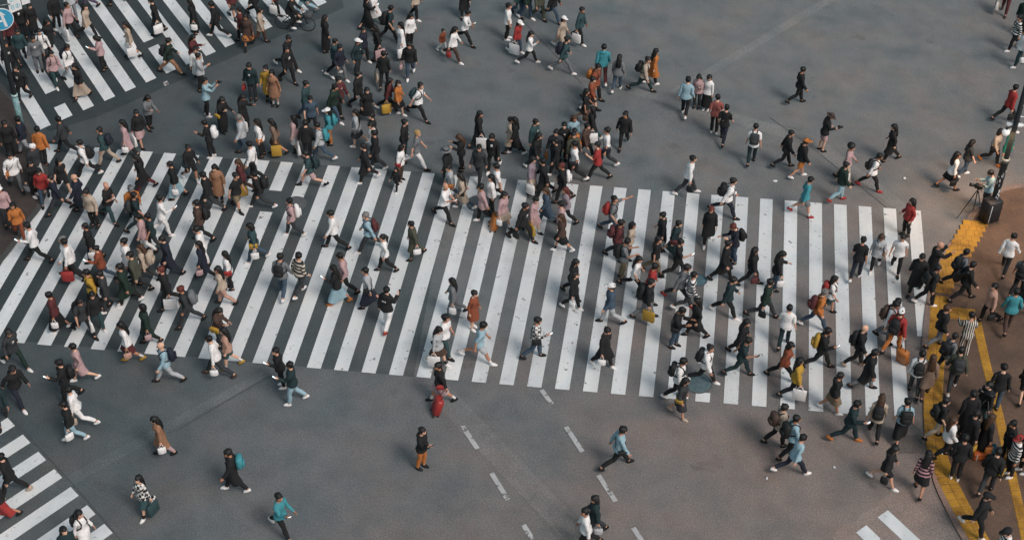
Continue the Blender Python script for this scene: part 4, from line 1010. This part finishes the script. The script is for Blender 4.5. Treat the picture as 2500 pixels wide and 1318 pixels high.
832 742 190 W f jbk llb l or|Pwh|long pale denim skirt and orange shoes
910 748 190 w f slg lnv s bk|Sbk|grey shirt, navy skirt, centre left stripes
942 808 70 w m hbk pwh s rd|Pbk|white trousers and red shoes, centre left
1390 722 340 w f jbk pbk l bk||long hair, black jacket, above a white-shirted figure
1392 753 340 w f jbk pbk l wh|Hwh|white belt bag, right of centre stripes
*1530 632 0 s f jbe pdk b bk||bob hair, behind the maroon jacket
1495 633 0 w m jmr pdk s bk|Bmr|maroon jacket and pack, right stripes
1515 679 10 p m tgy pkh s bk|Bbk|khaki trousers, taking a picture, right stripes
1540 711 0 W f twh pbk l bk||white top behind a red jacket, right stripes
1575 738 0 w m jrd pdk s bk||red jacket above a black round pack
1588 669 0 w f tbk pkh l bk||black top, khaki trousers, long hair, mask
1615 612 190 s f cbk pbk s bk|Hgy|hand on the head, black coat, right stripes
1634 626 350 w f jtd ltl s bk|Smr|wide pale teal trousers, dark red bag
1642 679 0 W m tbk pbk s bk|Pwh|black T-shirt lunging right with a phone
1652 738 0 W m jgy pdk s rd||grey top and red sneakers beside a manhole
1673 757 0 W m xwh pdk s wh||black and white striped shirt, right stripes
1495 790 190 w m jdn plg cwh bk||white cap and blue shirt, right stripes
1568 776 0 w m jbk pgy s bk|Bbk Tye|red sleeve stripe and a yellow paper bag
1727 592 270 w f cbk pbk lrd wh||red hair, black jacket, facing the viewer
1790 641 200 p m snv pdn srd bk|Bbk|red brown hair, navy shirt, black pack
1757 684 0 W m cbk pbk s bk||flapping black coat, very wide stride
1825 696 0 W f jbk pbk l bk|Hmr|long hair, black jacket, striding right of flapping coat
1886 706 0 p f jbk pdn l bk|Hwh|long hair, white bag at chest, right stripes
1764 770 0 W m jtd pbk s wh||dark teal jacket with tan scarf
1855 776 0 W m jgn pdk s bk|Hbk|green grey suit with a black bag
1910 848 80 w m twh ptd s bk||white T-shirt from behind, right stripes
2012 764 0 w f twh ntl l bk|Brd|bright red pack and teal shorts
1983 802 0 W m jor pdn sgy wh|Bmr|orange red jacket and silver hair
1700 822 200 w f cbk pbk l bk||long black coat left of black jacket, lower right stripes
2135 656 255 w f klg pbk lbr wh|Sor|open pale cardigan and tan bag, right stripes
2184 661 265 w m twh pbk s bk||white T-shirt facing the viewer, last right stripes
2085 685 80 w m tbk pnv s wh||black T-shirt seen from behind, far right stripes
2262 690 20 b m cbk pbk w bk||pink bald head, black coat by the kerb
2232 713 255 w m cbk pbk s bk||open black coat over white shirt by the kerb
2252 745 20 w m hbk pbk s wh|Bbk|dark hood and grey sleeve at the kerb
2325 703 20 W m tgy pbk s bk|Bbk|grey T-shirt stepping across the yellow paving
2342 733 20 W m jbk pbk s bk|Gbk|with a long black instrument case
206 816 330 W m tdk pbk s bk|Bbk|dark grey T-shirt with black pack, lower left stripes
237 803 330 w f jbk ptl l wh|Twh|teal jeans, white bag, lower left stripes
374 838 200 w f cgn pbk b bk|Hpk|dark green coat, lower end of left stripes
331 880 200 w f swh kmr l ye|Hpe|long hair, white top, dusty red skirt
213 930 200 W f dpk pwh s wh||pale pink dress, alone below the left stripes
181 975 200 w m jbk pbk s bk|Bbk Pwh|black pack, holding a phone, lower left road
205 1038 195 W f swh pwh s wh|Hbe|wide white trousers and a tan bag
190 1074 200 w f jbk plb s wh|Hwh|pale jeans, below the tan bag carrier
38 895 330 W m jdk pgn s wh||green trousers at the left edge
44 980 330 W m hbk pnv s wh||black hood and navy jeans, left edge
*8 1030 300 w m jtd pdk s bk||cut by the left edge, lower left
470 793 200 W m jdk pdk srd bk|Bgy|reddish hair, grey pack, lower left stripes
418 932 195 W m slb plg w bk|Bnv|pale blue from head to foot, navy pack
536 843 340 p f jbr pdk l bk|Sye|brown top with a yellow hip bag
540 918 190 W m swh pdk s br|Hwh|white shirt, white hand bag, lower left crossing edge
572 897 190 w f spe ntl l ye||peach top and turquoise shorts
693 943 200 s f jbk pbk s wh|Pwh|partly hidden by a dark teal jacket
728 982 200 w m jtd plb s wh|Pwh Hwh|pale jeans, dark teal jacket, large white bag low
1116 770 190 w f jgy pgy l bk|Hwh|grey top, left of the rust coat
1153 801 340 s f dru por s wh||long rust coat on the centre stripes
1078 863 340 w m twh ptl s bk|Hye|carrying a yellow pouch, centre stripes
1064 888 340 w f slg kbr l wh|Twh|brown skirt, white bag, white boots
1162 882 0 W m tlb nlg s wh||sky blue T-shirt and pale shorts, centre stripes
1297 874 0 w m xpl pdn s bk|Pwh Sbk|black and white checked shirt, centre stripes
1082 979 195 w f jbk kpk s bk|Srd Crd+|pulling a bright red suitcase
1468 893 340 W m cbk pbk s wh|Hwh|black coat flying open, right of centre, bottom stripes
1643 846 350 p m jbk pdn s bk|Sbk|dark jeans, holding a phone, lower right stripes
*1795 870 350 w f cbk pbk l bk||long hair just behind a dark teal T-shirt
1797 917 0 W m ttd ptd s bk|Pbk|dark teal from shoulder to shoe, lower right stripes
1642 972 0 w m swh pbk s wh|Bbk|white shirt, low black pack, lower right crossing edge
1650 1014 340 w f cdk kdk l be|Sye|dark grey coat and yellow bag below the stripes
1710 934 345 W m hwh pbk s wh|Bbk|white sweatshirt, arm out, by the tiled manhole
1905 926 0 W f jru pbk b bk||rust jacket, one foot lifted, lower right stripes
1926 969 0 w f jye pbk l bk|Twh|yellow top, long hair, lower right stripes
1990 898 0 W m hbk pbk s bk|Bye Pwh|yellow pack over black clothes
2079 894 0 w m jbk pbk w be|Bbk|pink bald head and black pack, lower right stripes
2099 949 0 w m cbk pgy s bk||black coat and grey trousers, lower right stripes
2021 1003 0 w f hbk kkh s wh||khaki skirt, black hood, lower right stripes
2056 1076 350 W m jtd ptd s or|Pwh|lunging with a bright phone, lower right
2131 1068 90 w f kbe pbk lbr bk|Bbk|brown long hair and black pack, seen from behind
1886 1087 15 w m jbe pbk s bk|Bbr|brown pack, left of two pale blue shirts
2150 829 350 w m swh pgy s bk|Bbr|brown pack beside a red jacket
*2166 834 60 w m jrd pbk s bk||red jacket just behind a white cap
2172 860 60 w m jrd por cwh bk|Bbk Cor|white cap, black pack, orange suitcase
2228 965 85 w m swh pdk s bk|Bbk|white shirt, tall black pack, yellow paving edge
2255 972 80 w f cbg pbr lbr bk||brown grey coat on the yellow paving
2275 848 20 w m jbk pgy sbr bk||black jacket, grey trousers, on yellow paving
2298 912 30 W m tgy pbk s wh|Bbk|grey T-shirt, slung black bag, yellow paving
2348 869 90 p m xst pst s bk||vertical black and white stripes on both garments
2321 956 80 w m jol pdk s wh|Bdk|white shoes, olive jacket, between yellow strips
2416 786 200 w f jpe pbk s bk|Hbk|peach top near the right edge
2455 812 85 w m stq pbr s bk||turquoise shirt, brown trousers, right edge
2447 666 60 W m swh pbk s bk||white shirt from behind on the right pavement
2476 727 60 w m tgy pbk s bk|Bbk|grey shirt at the right edge, above peach top
2424 997 90 s m sbk pdn s bk|Kbk|black shirt from behind beside a tripod
2394 1032 200 s m jbk ptl s wh||teal trousers below the pavement tripod
2494 984 90 w f jbk nbk s bk||bare legs at the right edge pavement
2271 1071 20 w m tbk pbe s bk|Bbk|black pack, beige trousers, by the yellow paving
2194 1079 90 w f tlb lbk s bk|Bbk|pale blue shirt tail, black pack, lower right kerb
2292 1116 20 w f jwh pbk lbr bk||long light brown hair over a white top
2347 1107 30 w m cbk ptl s bk|Hye|black coat with a yellow bag, lower right crowd
2386 1112 20 s f cbk pbk lbr bk|Hor|dark brown long hair beside an orange bag
2463 1161 190 s m xwh pbk crd wh||red topped cap, among camera gear
*2496 1152 190 s m jdk pbk s wh||cut by the right edge beside camera gear
2149 1180 345 W f hbk nbk b wh|Hbk|black hood, bare legs, white shoes, lower right
2240 1206 70 w f xpk kbk l bk||pink and black striped top, lower right kerb
2329 1169 90 s m jbk pbk s wh||all black seen from behind, by the yellow blocks
2402 1206 60 w m jbk pdk s bk|Sye|cream bag slung on the back, lower right
2368 1297 330 w m jbk pbk cbk wh||black cap, white leg stripe, bottom right
*2440 1390 190 s m xwh pbk cbk bk||black helmet cut by the bottom edge
408 1108 200 w f ctn ppk l bk|Hwh|tan coat and white bag, lower left road
364 1248 240 w f xpl ktl l wh|Ttl|teal skirt and big teal bag, lower left
42 1208 200 W m jbk pbk s be||all black on the lower left corner stripes
22 1262 200 w f jbk lrd l bk||long dull red skirt, lower left corner
206 1337 330 w f swh kwh l bk|Bbk|white shirt with black pack, bottom left corner
*176 1372 300 w f jtd pbe l bk||dark teal top cut by the bottom left edge
580 1197 190 W m cbk pbk s wh|Btq|black clothes with turquoise pack, lower left road
684 1300 340 W m stq pbk s wh|Pwh|turquoise top and white shoes at bottom edge
1027 1141 340 s m hbk por s bk|Pbk|orange trousers, alone in the lower centre
1500 1141 25 W m slb pbk s bk|Sbk|pale shirt and slung bag, lower centre right
1455 1305 200 w f jtd pdk b bk|Hlg|dark teal top at bottom edge, centre right
1437 1338 200 w m swh pbk s bk|Hbe|white shirt, beige bag, cut by bottom edge
1915 1118 20 w m slb pbk s bk|Bbk|pale blue shirt, round black pack, middle of three
1926 1158 20 W f slb pnv s wh||long pale aqua shirt, front of three walkers
2452 1126 200 s m jbk pbk s bk||bending over the crew cases, lower right
2496 772 200 w m jdk pbk s bk||dark clothes at the right edge beside turquoise shirt
2352 1060 100 s m cbk pbk s bk||close behind a black coat with yellow bag
2450 33 250 w m jwh pmr s br|Tbe Twh|tan and white bags, cut by the top right edge'''
for ln in PEOPLE.strip().split('\n'): person(ln)
V, F, MI, mats, n = [], [], [], [], 0
for mt, ps in crowd_parts.values():
    mats.append(mt); v, f = join(ps); V.append(v); F += [tuple(i+n for i in q) for q in f]; MI += [len(mats)-1]*len(f); n += len(v)
cr = obj('crowd', np.concatenate(V), F, mats, midx=MI); tag(cr, 'further walkers half hidden behind others or cut by the photo edges', 'crowd', None, 'stuff')
# ---------------------------------------------------------------- street furniture and gear
def proj(p):
    q = AX @ (np.asarray(p, float)-CAM_POS); return 1250+CAM_F*q[0]/q[2], 659-CAM_F*q[1]/q[2]
def lift(x, y, v):
    lo, hi = 0., 20.
    for _ in range(50):
        md = (lo+hi)/2; lo, hi = (md, hi) if proj((x, y, md))[1] > v else (lo, md)
    return lo
STEEL = plain('painted_steel', '24292b', .5, .2); GALV = plain('galvanised', '7d8485', .45, .6); WHT = plain('white_enamel', 'e4e6e6', .4); BLU = plain('sign_blue', '3f9fc4', .4)
BLACKP = plain('black_plastic', '17181a', .5)
def frame_obj(name, V, F, mt, par, mat4): return obj(name, (np.asarray(V)@mat4[:3, :3].T)+mat4[:3, 3], F, mt, par, smooth=False)
# left pole with its signs
bx, by = at(54, 312, PZ)[:2]
pl = empty('sign_pole', (bx, by, PZ)); tag(pl, 'dark street sign pole with a pale sticker covered foot, upper left kerb', 'sign pole', 'street poles')
V, F = tube([(0, 0, 0), (0, 0, 1.55), (0, 0, 8.2)], [.10, .10, .075], 16); obj('post', V, F, STEEL, pl)
V, F = tube([(0, 0, .02), (0, 0, 1.5)], [.113, .112], 16); obj('pale_sleeve', V, F, plain('sleeve_teal', '7fa3a4', .55, 0, .35), pl)
V, F = tube([(0, 0, 1.48), (0, 0, 1.58)], [.125, .122], 16); obj('collar', V, F, plain('collar', 'a9c6c2', .5), pl)
hd = np.array((math.cos(.56), math.sin(.56), 0)); nrm = np.array((math.sin(.56), -math.cos(.56), 0)); upv = np.array((0, 0, 1.))
def plate_frame(o):
    m_ = np.eye(4); m_[:3, 0] = hd; m_[:3, 1] = nrm; m_[:3, 2] = upv; m_[:3, 3] = o; return m_
zc = lift(bx, by, 48); zc = min(zc, 6.2); c0 = at(2, 48, zc)
r_ = .46
sg_ = empty('round_sign', tuple(c0)); tag(sg_, 'round blue traffic sign with white arrow, at the left photo edge', 'traffic sign')
fr = plate_frame((0, 0, 0))
def disc(r, y0, y1, n=40):
    V = [(r*math.cos(2*math.pi*k/n), y, r*math.sin(2*math.pi*k/n)) for y in (y0, y1) for k in range(n)]
    return V, [tuple(range(n))[::-1] if y1 > y0 else tuple(range(n)), tuple(range(n, 2*n))]+[(k, (k+1) % n, n+(k+1) % n, n+k) for k in range(n)]
V, F = disc(r_, 0, .02); frame_obj('rim', V, F, WHT, sg_, fr)
V, F = disc(r_*.93, .021, .024); frame_obj('face', V, F, BLU, sg_, fr)
def prism(P, y0, y1):
    n = len(P); V = [(x, y, z) for y in (y0, y1) for x, z in P]; return V, [tuple(range(n)), tuple(range(n, 2*n))[::-1]]+[(k, n+k, n+(k+1) % n, (k+1) % n) for k in range(n)]
ar = [prism(P, .0245, .028) for P in ([(.09, -.33), (.19, -.33), (.10, .20), (.01, .18)], [(-.16, .17), (.20, .15), (.01, .36)], [(-.12, -.10), (.07, -.10), (.07, -.02), (-.12, -.02)], [(-.12, -.17), (-.12, .05), (-.30, -.06)])]
V, F = join(ar); frame_obj('arrow', V, F, WHT, sg_, fr)
def panel(u0, v0, u1, v1, z0, hgt, label, glyphs):
    a, b = at(u0, v0, z0), at(u1, v1, z0); w = float(np.linalg.norm(b-a)); h = (b-a)/w; m_ = np.eye(4); m_[:3, 0] = h; m_[:3, 1] = np.array((h[1], -h[0], 0)); m_[:3, 2] = upv
    e = empty('street_sign', tuple(a)); tag(e, label, 'sign', 'white street signs'); bxv, bf = rbox((w/2, 0, hgt/2), (w, .02, hgt), .004); frame_obj('board', bxv, bf, WHT, e, m_)
    gl = []
    for (x, z, kind) in glyphs:
        x *= w; z *= hgt
        if kind == 'o':
            n = 20; R0, R1 = .085, .062; V = []; F = []
            for k in range(n):
                t = 2*math.pi*k/n
                for R_ in (R0, R1):
                    for y in (.011, .014): V.append((x+R_*math.cos(t), y, z+R_*math.sin(t)))
            for k in range(n):
                j = (k+1) % n; F += [(k*4+1, j*4+1, j*4+3, k*4+3), (k*4, k*4+1, j*4+1, j*4)]
            gl.append((V, F)); gl.append(rbox((x, .0125, z), (.03, .003, .09), .001))
        elif kind == 'k':
            for (dx, dz, sx, sz) in ((0, .07, .15, .022), (0, .02, .13, .018), (0, -.03, .15, .018), (-.05, -.02, .02, .16), (.05, -.02, .02, .16), (0, -.09, .12, .018)): gl.append(rbox((x+dx, .0125, z+dz), (sx, .003, sz), .001))
        else: gl.append(prism([(x-.07, z+.03), (x, z-.10), (x+.07, z+.03), (x+.03, z+.03), (x+.03, z+.12), (x-.03, z+.12), (x-.03, z+.03)], .011, .014))
    if gl: V, F = join(gl); frame_obj('lettering', V, F, plain('sign_teal', '62b6c4', .5), e, m_)
    return a
a1 = panel(24.6, 34, 54, 22, zc+.15, 1.0, 'white sign board with pale blue signs, upper left corner', [(.30, .22, 'k'), (.70, .20, 'o'), (.32, .52, 'o'), (.66, .52, 'a'), (.34, .8, 'k'), (.7, .8, 'k')])
a2 = panel(54, 13.6, 74, 7.2, zc+.30, .8, 'smaller blank white sign board, top left beside the lettered board', [])
for tgt in (c0, a1+np.array((.1, 0, .4))):
    d_ = np.asarray(tgt)-np.array((bx, by, PZ)); V, F = tube([(0, 0, d_[2]), (d_[0], d_[1], d_[2])-nrm*.03], .025, 8); obj('bracket', V, F, GALV, pl)
# right pole, stickers, lamps
rx0, ry0 = at(2416, 531, PZ)[:2]
pr = empty('lamp_pole', (rx0, ry0, PZ)); tag(pr, 'dark lamp pole covered in white stickers, at the right pavement corner', 'lamp pole', 'street poles')
V, F = tube([(0, 0, 0), (0, 0, .35), (0, 0, 2.6), (0, 0, 2.75), (0, 0, 8.5)], [.15, .125, .122, .095, .08], 18); obj('post', V, F, STEEL, pr)
for i in range(26):
    z = .5+i*.068; a = rnd.uniform(-2.6, .2); hw = rnd.uniform(.18, .5); hh = rnd.uniform(.03, .09); n = 5; V, F = [], []
    for k in range(n+1):
        t = a-hw/2+hw*k/n
        for zz in (z-hh, z+hh): V.append((.131*math.cos(t), .131*math.sin(t), zz))
    for k in range(n): F.append((2*k, 2*k+2, 2*k+3, 2*k+1))
    obj('sticker', V, F, plain('sticker', rnd.choice(['d9dcdc', 'b9bfc0', 'e2dfd8', '8d9698']), .6), pr)
V, F = tube([(0, 0, 2.55), (0, 0, 2.72)], [.15, .15], 18); obj('collar', V, F, GALV, pr)
zl = lift(rx0, ry0, 306)
LAMP = bpy.data.materials.new("lamp_glass"); LAMP.use_nodes = True
_p = LAMP.node_tree.nodes["Principled BSDF"]; _p.inputs["Base Color"].default_value = (.85, .86, .84, 1); _p.inputs["Emission Color"].default_value = (1, .93, .84, 1); _p.inputs["Emission Strength"].default_value = .25
l1 = at(2478, 304, zl)-np.array((rx0, ry0, PZ)); bxv, bf = rbox(l1, (.62, .17, .10), .045); lum = obj('lamp_head', bxv, bf, WHT, pr); bxv, bf = rbox(l1-np.array((0, 0, .052)), (.5, .12, .012), .004); obj('lamp_glass', bxv, bf, LAMP, lum)
l2 = at(2456, 323, zl-.15)-np.array((rx0, ry0, PZ)); V, F = ball(l2, .135, 18, 12); gb = obj('globe_lamp', V, F, LAMP, pr); V, F = tube([l2+np.array((0, 0, .12)), l2+np.array((0, 0, .2))], .05, 10); obj('globe_cap', V, F, STEEL, gb)
for l in (l1, l2+np.array((0, 0, .17))): V, F = tube([(0, 0, l[2]), tuple(l)], .028, 8); obj('lamp_arm', V, F, STEEL, pr)
l3 = at(2500, 272, zl+.2)-np.array((rx0, ry0, PZ)); V, F = [], []
for k in range(24):
    t = 2*math.pi*k/24
    for q in range(6): w = 2*math.pi*q/6; R_ = .24+.025*math.cos(w); V.append((l3[0]+R_*math.cos(t), l3[1]+.025*math.sin(w), l3[2]+R_*math.sin(t)))
for k in range(24):
    for q in range(6): F.append((k*6+q, k*6+(q+1) % 6, ((k+1) % 24)*6+(q+1) % 6, ((k+1) % 24)*6+q))
obj('mirror_ring', V, F, WHT, pr)
pt = bpy.data.lights.new("lamp_light", 'SPOT'); pt.energy = 650; pt.color = (1, .62, .34); pt.shadow_soft_size = .35; pt.spot_size = math.radians(150); pt.spot_blend = .8
po = bpy.data.objects.new("lamp_light", pt); C.objects.link(po); po.parent = pr; po.location = tuple(l1-np.array((0, 0, .12)))
# tripods with cameras
def tripod(u, v, z, yaw, label, feet=None):
    ap = at(u, v, z+PZ); e = empty('camera_tripod', (ap[0], ap[1], floor_z(ap[0], ap[1])), yaw); tag(e, label, 'tripod', 'camera tripods')
    for k in range(3):
        t = 2*math.pi*k/3+.5; f = (.52*math.cos(t), .52*math.sin(t), .0)
        V, F = tube([(0.04*math.cos(t), .04*math.sin(t), z-.06), (f[0]*.55, f[1]*.55, z*.45), f], [.022, .018, .012], 8); l = obj('leg', V, F, BLACKP, e); V, F = ball((f[0], f[1], .014), (.022, .022, .014), 8, 4); obj('foot', V, F, plain('rubber', '17181a', .7), l)
    V, F = join([tube([(0, 0, z-.25), (0, 0, z+.02)], .022, 10), rbox((0, 0, z+.03), (.10, .08, .06), .015)]); obj('head', V, F, BLACKP, e); V, F = tube([(-.05, 0, z+.02), (-.34, .05, z-.14)], .010, 6); obj('pan_handle', V, F, BLACKP, e)
    c = empty('video_camera', (ap[0], ap[1], floor_z(ap[0], ap[1])+z+.06), yaw); tag(c, label.replace('camera tripod', 'video camera').replace('tripod', 'video camera'), 'camera', 'video cameras')
    V, F = rbox((0, 0, .08), (.30, .13, .16), .02); obj('body', V, F, BLACKP, c); V, F = tube([(.14, 0, .08), (.22, 0, .08), (.23, 0, .08), (.34, 0, .08)], [.05, .05, .062, .066], 14); obj('lens', V, F, plain('lens_barrel', '121315', .35), c)
    V, F = tube([(-.10, 0, .17), (-.10, 0, .22), (.10, 0, .22), (.12, 0, .17)], .013, 8); obj('carry_handle', V, F, BLACKP, c); V, F = rbox((-.16, -.03, .12), (.10, .06, .06), .012); obj('viewfinder', V, F, BLACKP, c); V, F = rbox((.02, -.085, .09), (.09, .05, .06), .008); obj('monitor', V, F, GALV, c)
tripod(2388, 463, 1.28, 2.9, 'black camera tripod in front of the sticker covered pole')
tripod(2412, 972, 1.35, 2.6, 'black camera tripod on the right pavement between the yellow strips')
tripod(2478, 1076, 1.2, -.3, 'black camera tripod at the right edge near the red topped cap')
def case(u, v, size, col, label, cat_='case', name='equipment_case', yaw=.3, lean=0, z=PZ):
    p = at(u, v, z); e = empty(name, (p[0], p[1], z), yaw); tag(e, label, cat_, 'crew cases on the pavement'); L = ry(lean); w, d, h = size
    V, F = rbox((0, 0, h/2), size, .045); obj('shell', V@L.T, F, plain('case', col, .55), e); V, F = join([rbox((0, 0, h*.66), (w*1.02, d*1.02, .03), .008), rbox((w*.52, 0, h*.35), (.03, d*.6, h*.36), .012)]); obj('trim', V@L.T, F, BLACKP, e)
    V, F = tube([(-w*.25, 0, h), (-w*.2, 0, h+.07), (w*.2, 0, h+.07), (w*.25, 0, h)], .014, 8); obj('handle', np.asarray(V)@L.T, F, BLACKP, e); V, F = rbox((-w*.3, -d*.53, h*.5), (.03, .012, h*.8), .003); obj('reflective_strip', V@L.T, F, plain('strip', 'c9cccc', .4), e)
case(2412, 536, (.62, .50, .95), '1d1f22', 'tall black equipment case against the foot of the sticker pole', yaw=.5)
case(2388, 1116, (.46, .30, .34), 'c9642a', 'orange equipment case on the pavement among the camera crew')
case(2416, 1112, (.36, .30, .42), '3c6f7a', 'teal equipment case right of the orange case')
case(2441, 1112, (.36, .28, .34), 'd2a35c', 'yellow tan equipment case beside the teal case')
case(2424, 1136, (.42, .30, .30), '2d2f36', 'low dark equipment case in front of the teal case')
case(2482, 1120, (.50, .34, .26), 'b9bcbd', 'pale grey equipment case at the right edge by the camera crew', z=PZ)
# bicycle
bp = at(722, 74); bk_ = empty('bicycle', (bp[0], bp[1], 0), .0); tag(bk_, 'black bicycle ridden at the top of the photo', 'bicycle')
for xw in (-.53, .53):
    V, F = [], []
    for k in range(32):
        t = 2*math.pi*k/32
        for q in range(6): w = 2*math.pi*q/6; R_ = .33+.020*math.cos(w); V.append((xw+R_*math.cos(t), .020*math.sin(w), .35+R_*math.sin(t)))
    for k in range(32):
        for q in range(6): F.append((k*6+q, k*6+(q+1) % 6, ((k+1) % 32)*6+(q+1) % 6, ((k+1) % 32)*6+q))
    w_o = obj('wheel', V, F, plain('rubber', '17181a', .7), bk_); sp = [tube([(xw, 0, .35), (xw+.31*math.cos(t), 0, .35+.31*math.sin(t))], .004, 4) for t in np.linspace(0, 2*math.pi, 15)[:-1]]; V, F = join(sp); obj('spokes', V, F, GALV, w_o)
V, F = join([tube(P, .018, 8) for P in ([(-.53, 0, .35), (-.10, 0, .32)], [(-.10, 0, .32), (-.22, 0, .82)], [(-.53, 0, .35), (-.19, 0, .72)], [(-.19, 0, .72), (.36, 0, .80)], [(-.10, 0, .32), (.38, 0, .70)], [(.34, 0, .92), (.40, 0, .70), (.53, 0, .35)])]); obj('frame', V, F, BLACKP, bk_)
V, F = rbox((-.24, 0, .86), (.26, .15, .06), .025); obj('saddle', V, F, BLACKP, bk_)
V, F = tube([(.20, -.28, 1.0), (.34, -.20, 1.02), (.34, 0, .98), (.34, .20, 1.02), (.20, .28, 1.0)], .014, 8); obj('handlebar', V, F, GALV, bk_)
V, F = rbox((.62, 0, .80), (.30, .36, .24), .02); obj('basket', V, F, plain('basket', '4a4d4f', .6), bk_)
for s in (1, -1): V, F = join([tube([(-.10, 0, .32), (-.10+.15*s, .10*s, .26)], .012, 6), rbox((-.10+.15*s, .15*s, .26), (.09, .10, .02), .006)]); obj('pedal', V, F, BLACKP, bk_)
# scraps of litter
for i, (u, v, lab) in enumerate(((1893, 443, 'pale scrap of paper above the right stripes near the orange cap'), (2208, 436, 'white scrap of paper left of the right kerb pair'), (2142, 1064, 'white scrap of paper beside the brown haired pack wearer'),
        (1872, 1168, 'small pale scrap of paper left of three pale blue walkers'), (2037, 1141, 'tiny white scrap on the lower right road'), (918, 130, 'tiny pale scrap near top centre'), (2298, 1110, 'white scrap on the brown pavement in the lower right crowd'), (787, 175, 'pale scrap on the road near top centre left'))):
    p = at(u, v); s = (.11 if i < 3 else .06); V = [(s*math.cos(t)*rnd.uniform(.6, 1.2), s*.6*math.sin(t)*rnd.uniform(.6, 1.2), rnd.uniform(.004, .02)) for t in np.linspace(0, 2*math.pi, 9)[:-1]]+[(0, 0, .035)]
    V += [(x, y, 0.0) for x, y, z in V[:8]]
    F = [(k, (k+1) % 8, 8) for k in range(8)]+[(9+k, 9+(k+1) % 8, (k+1) % 8, k) for k in range(8)]
    o = obj('paper_scrap', V, F, WHT, smooth=False); o.location = (p[0], p[1], floor_z(p[0], p[1])+.018); o.rotation_euler = (0, 0, rnd.uniform(0, 6)); tag(o, lab, 'litter', 'litter on the ground')
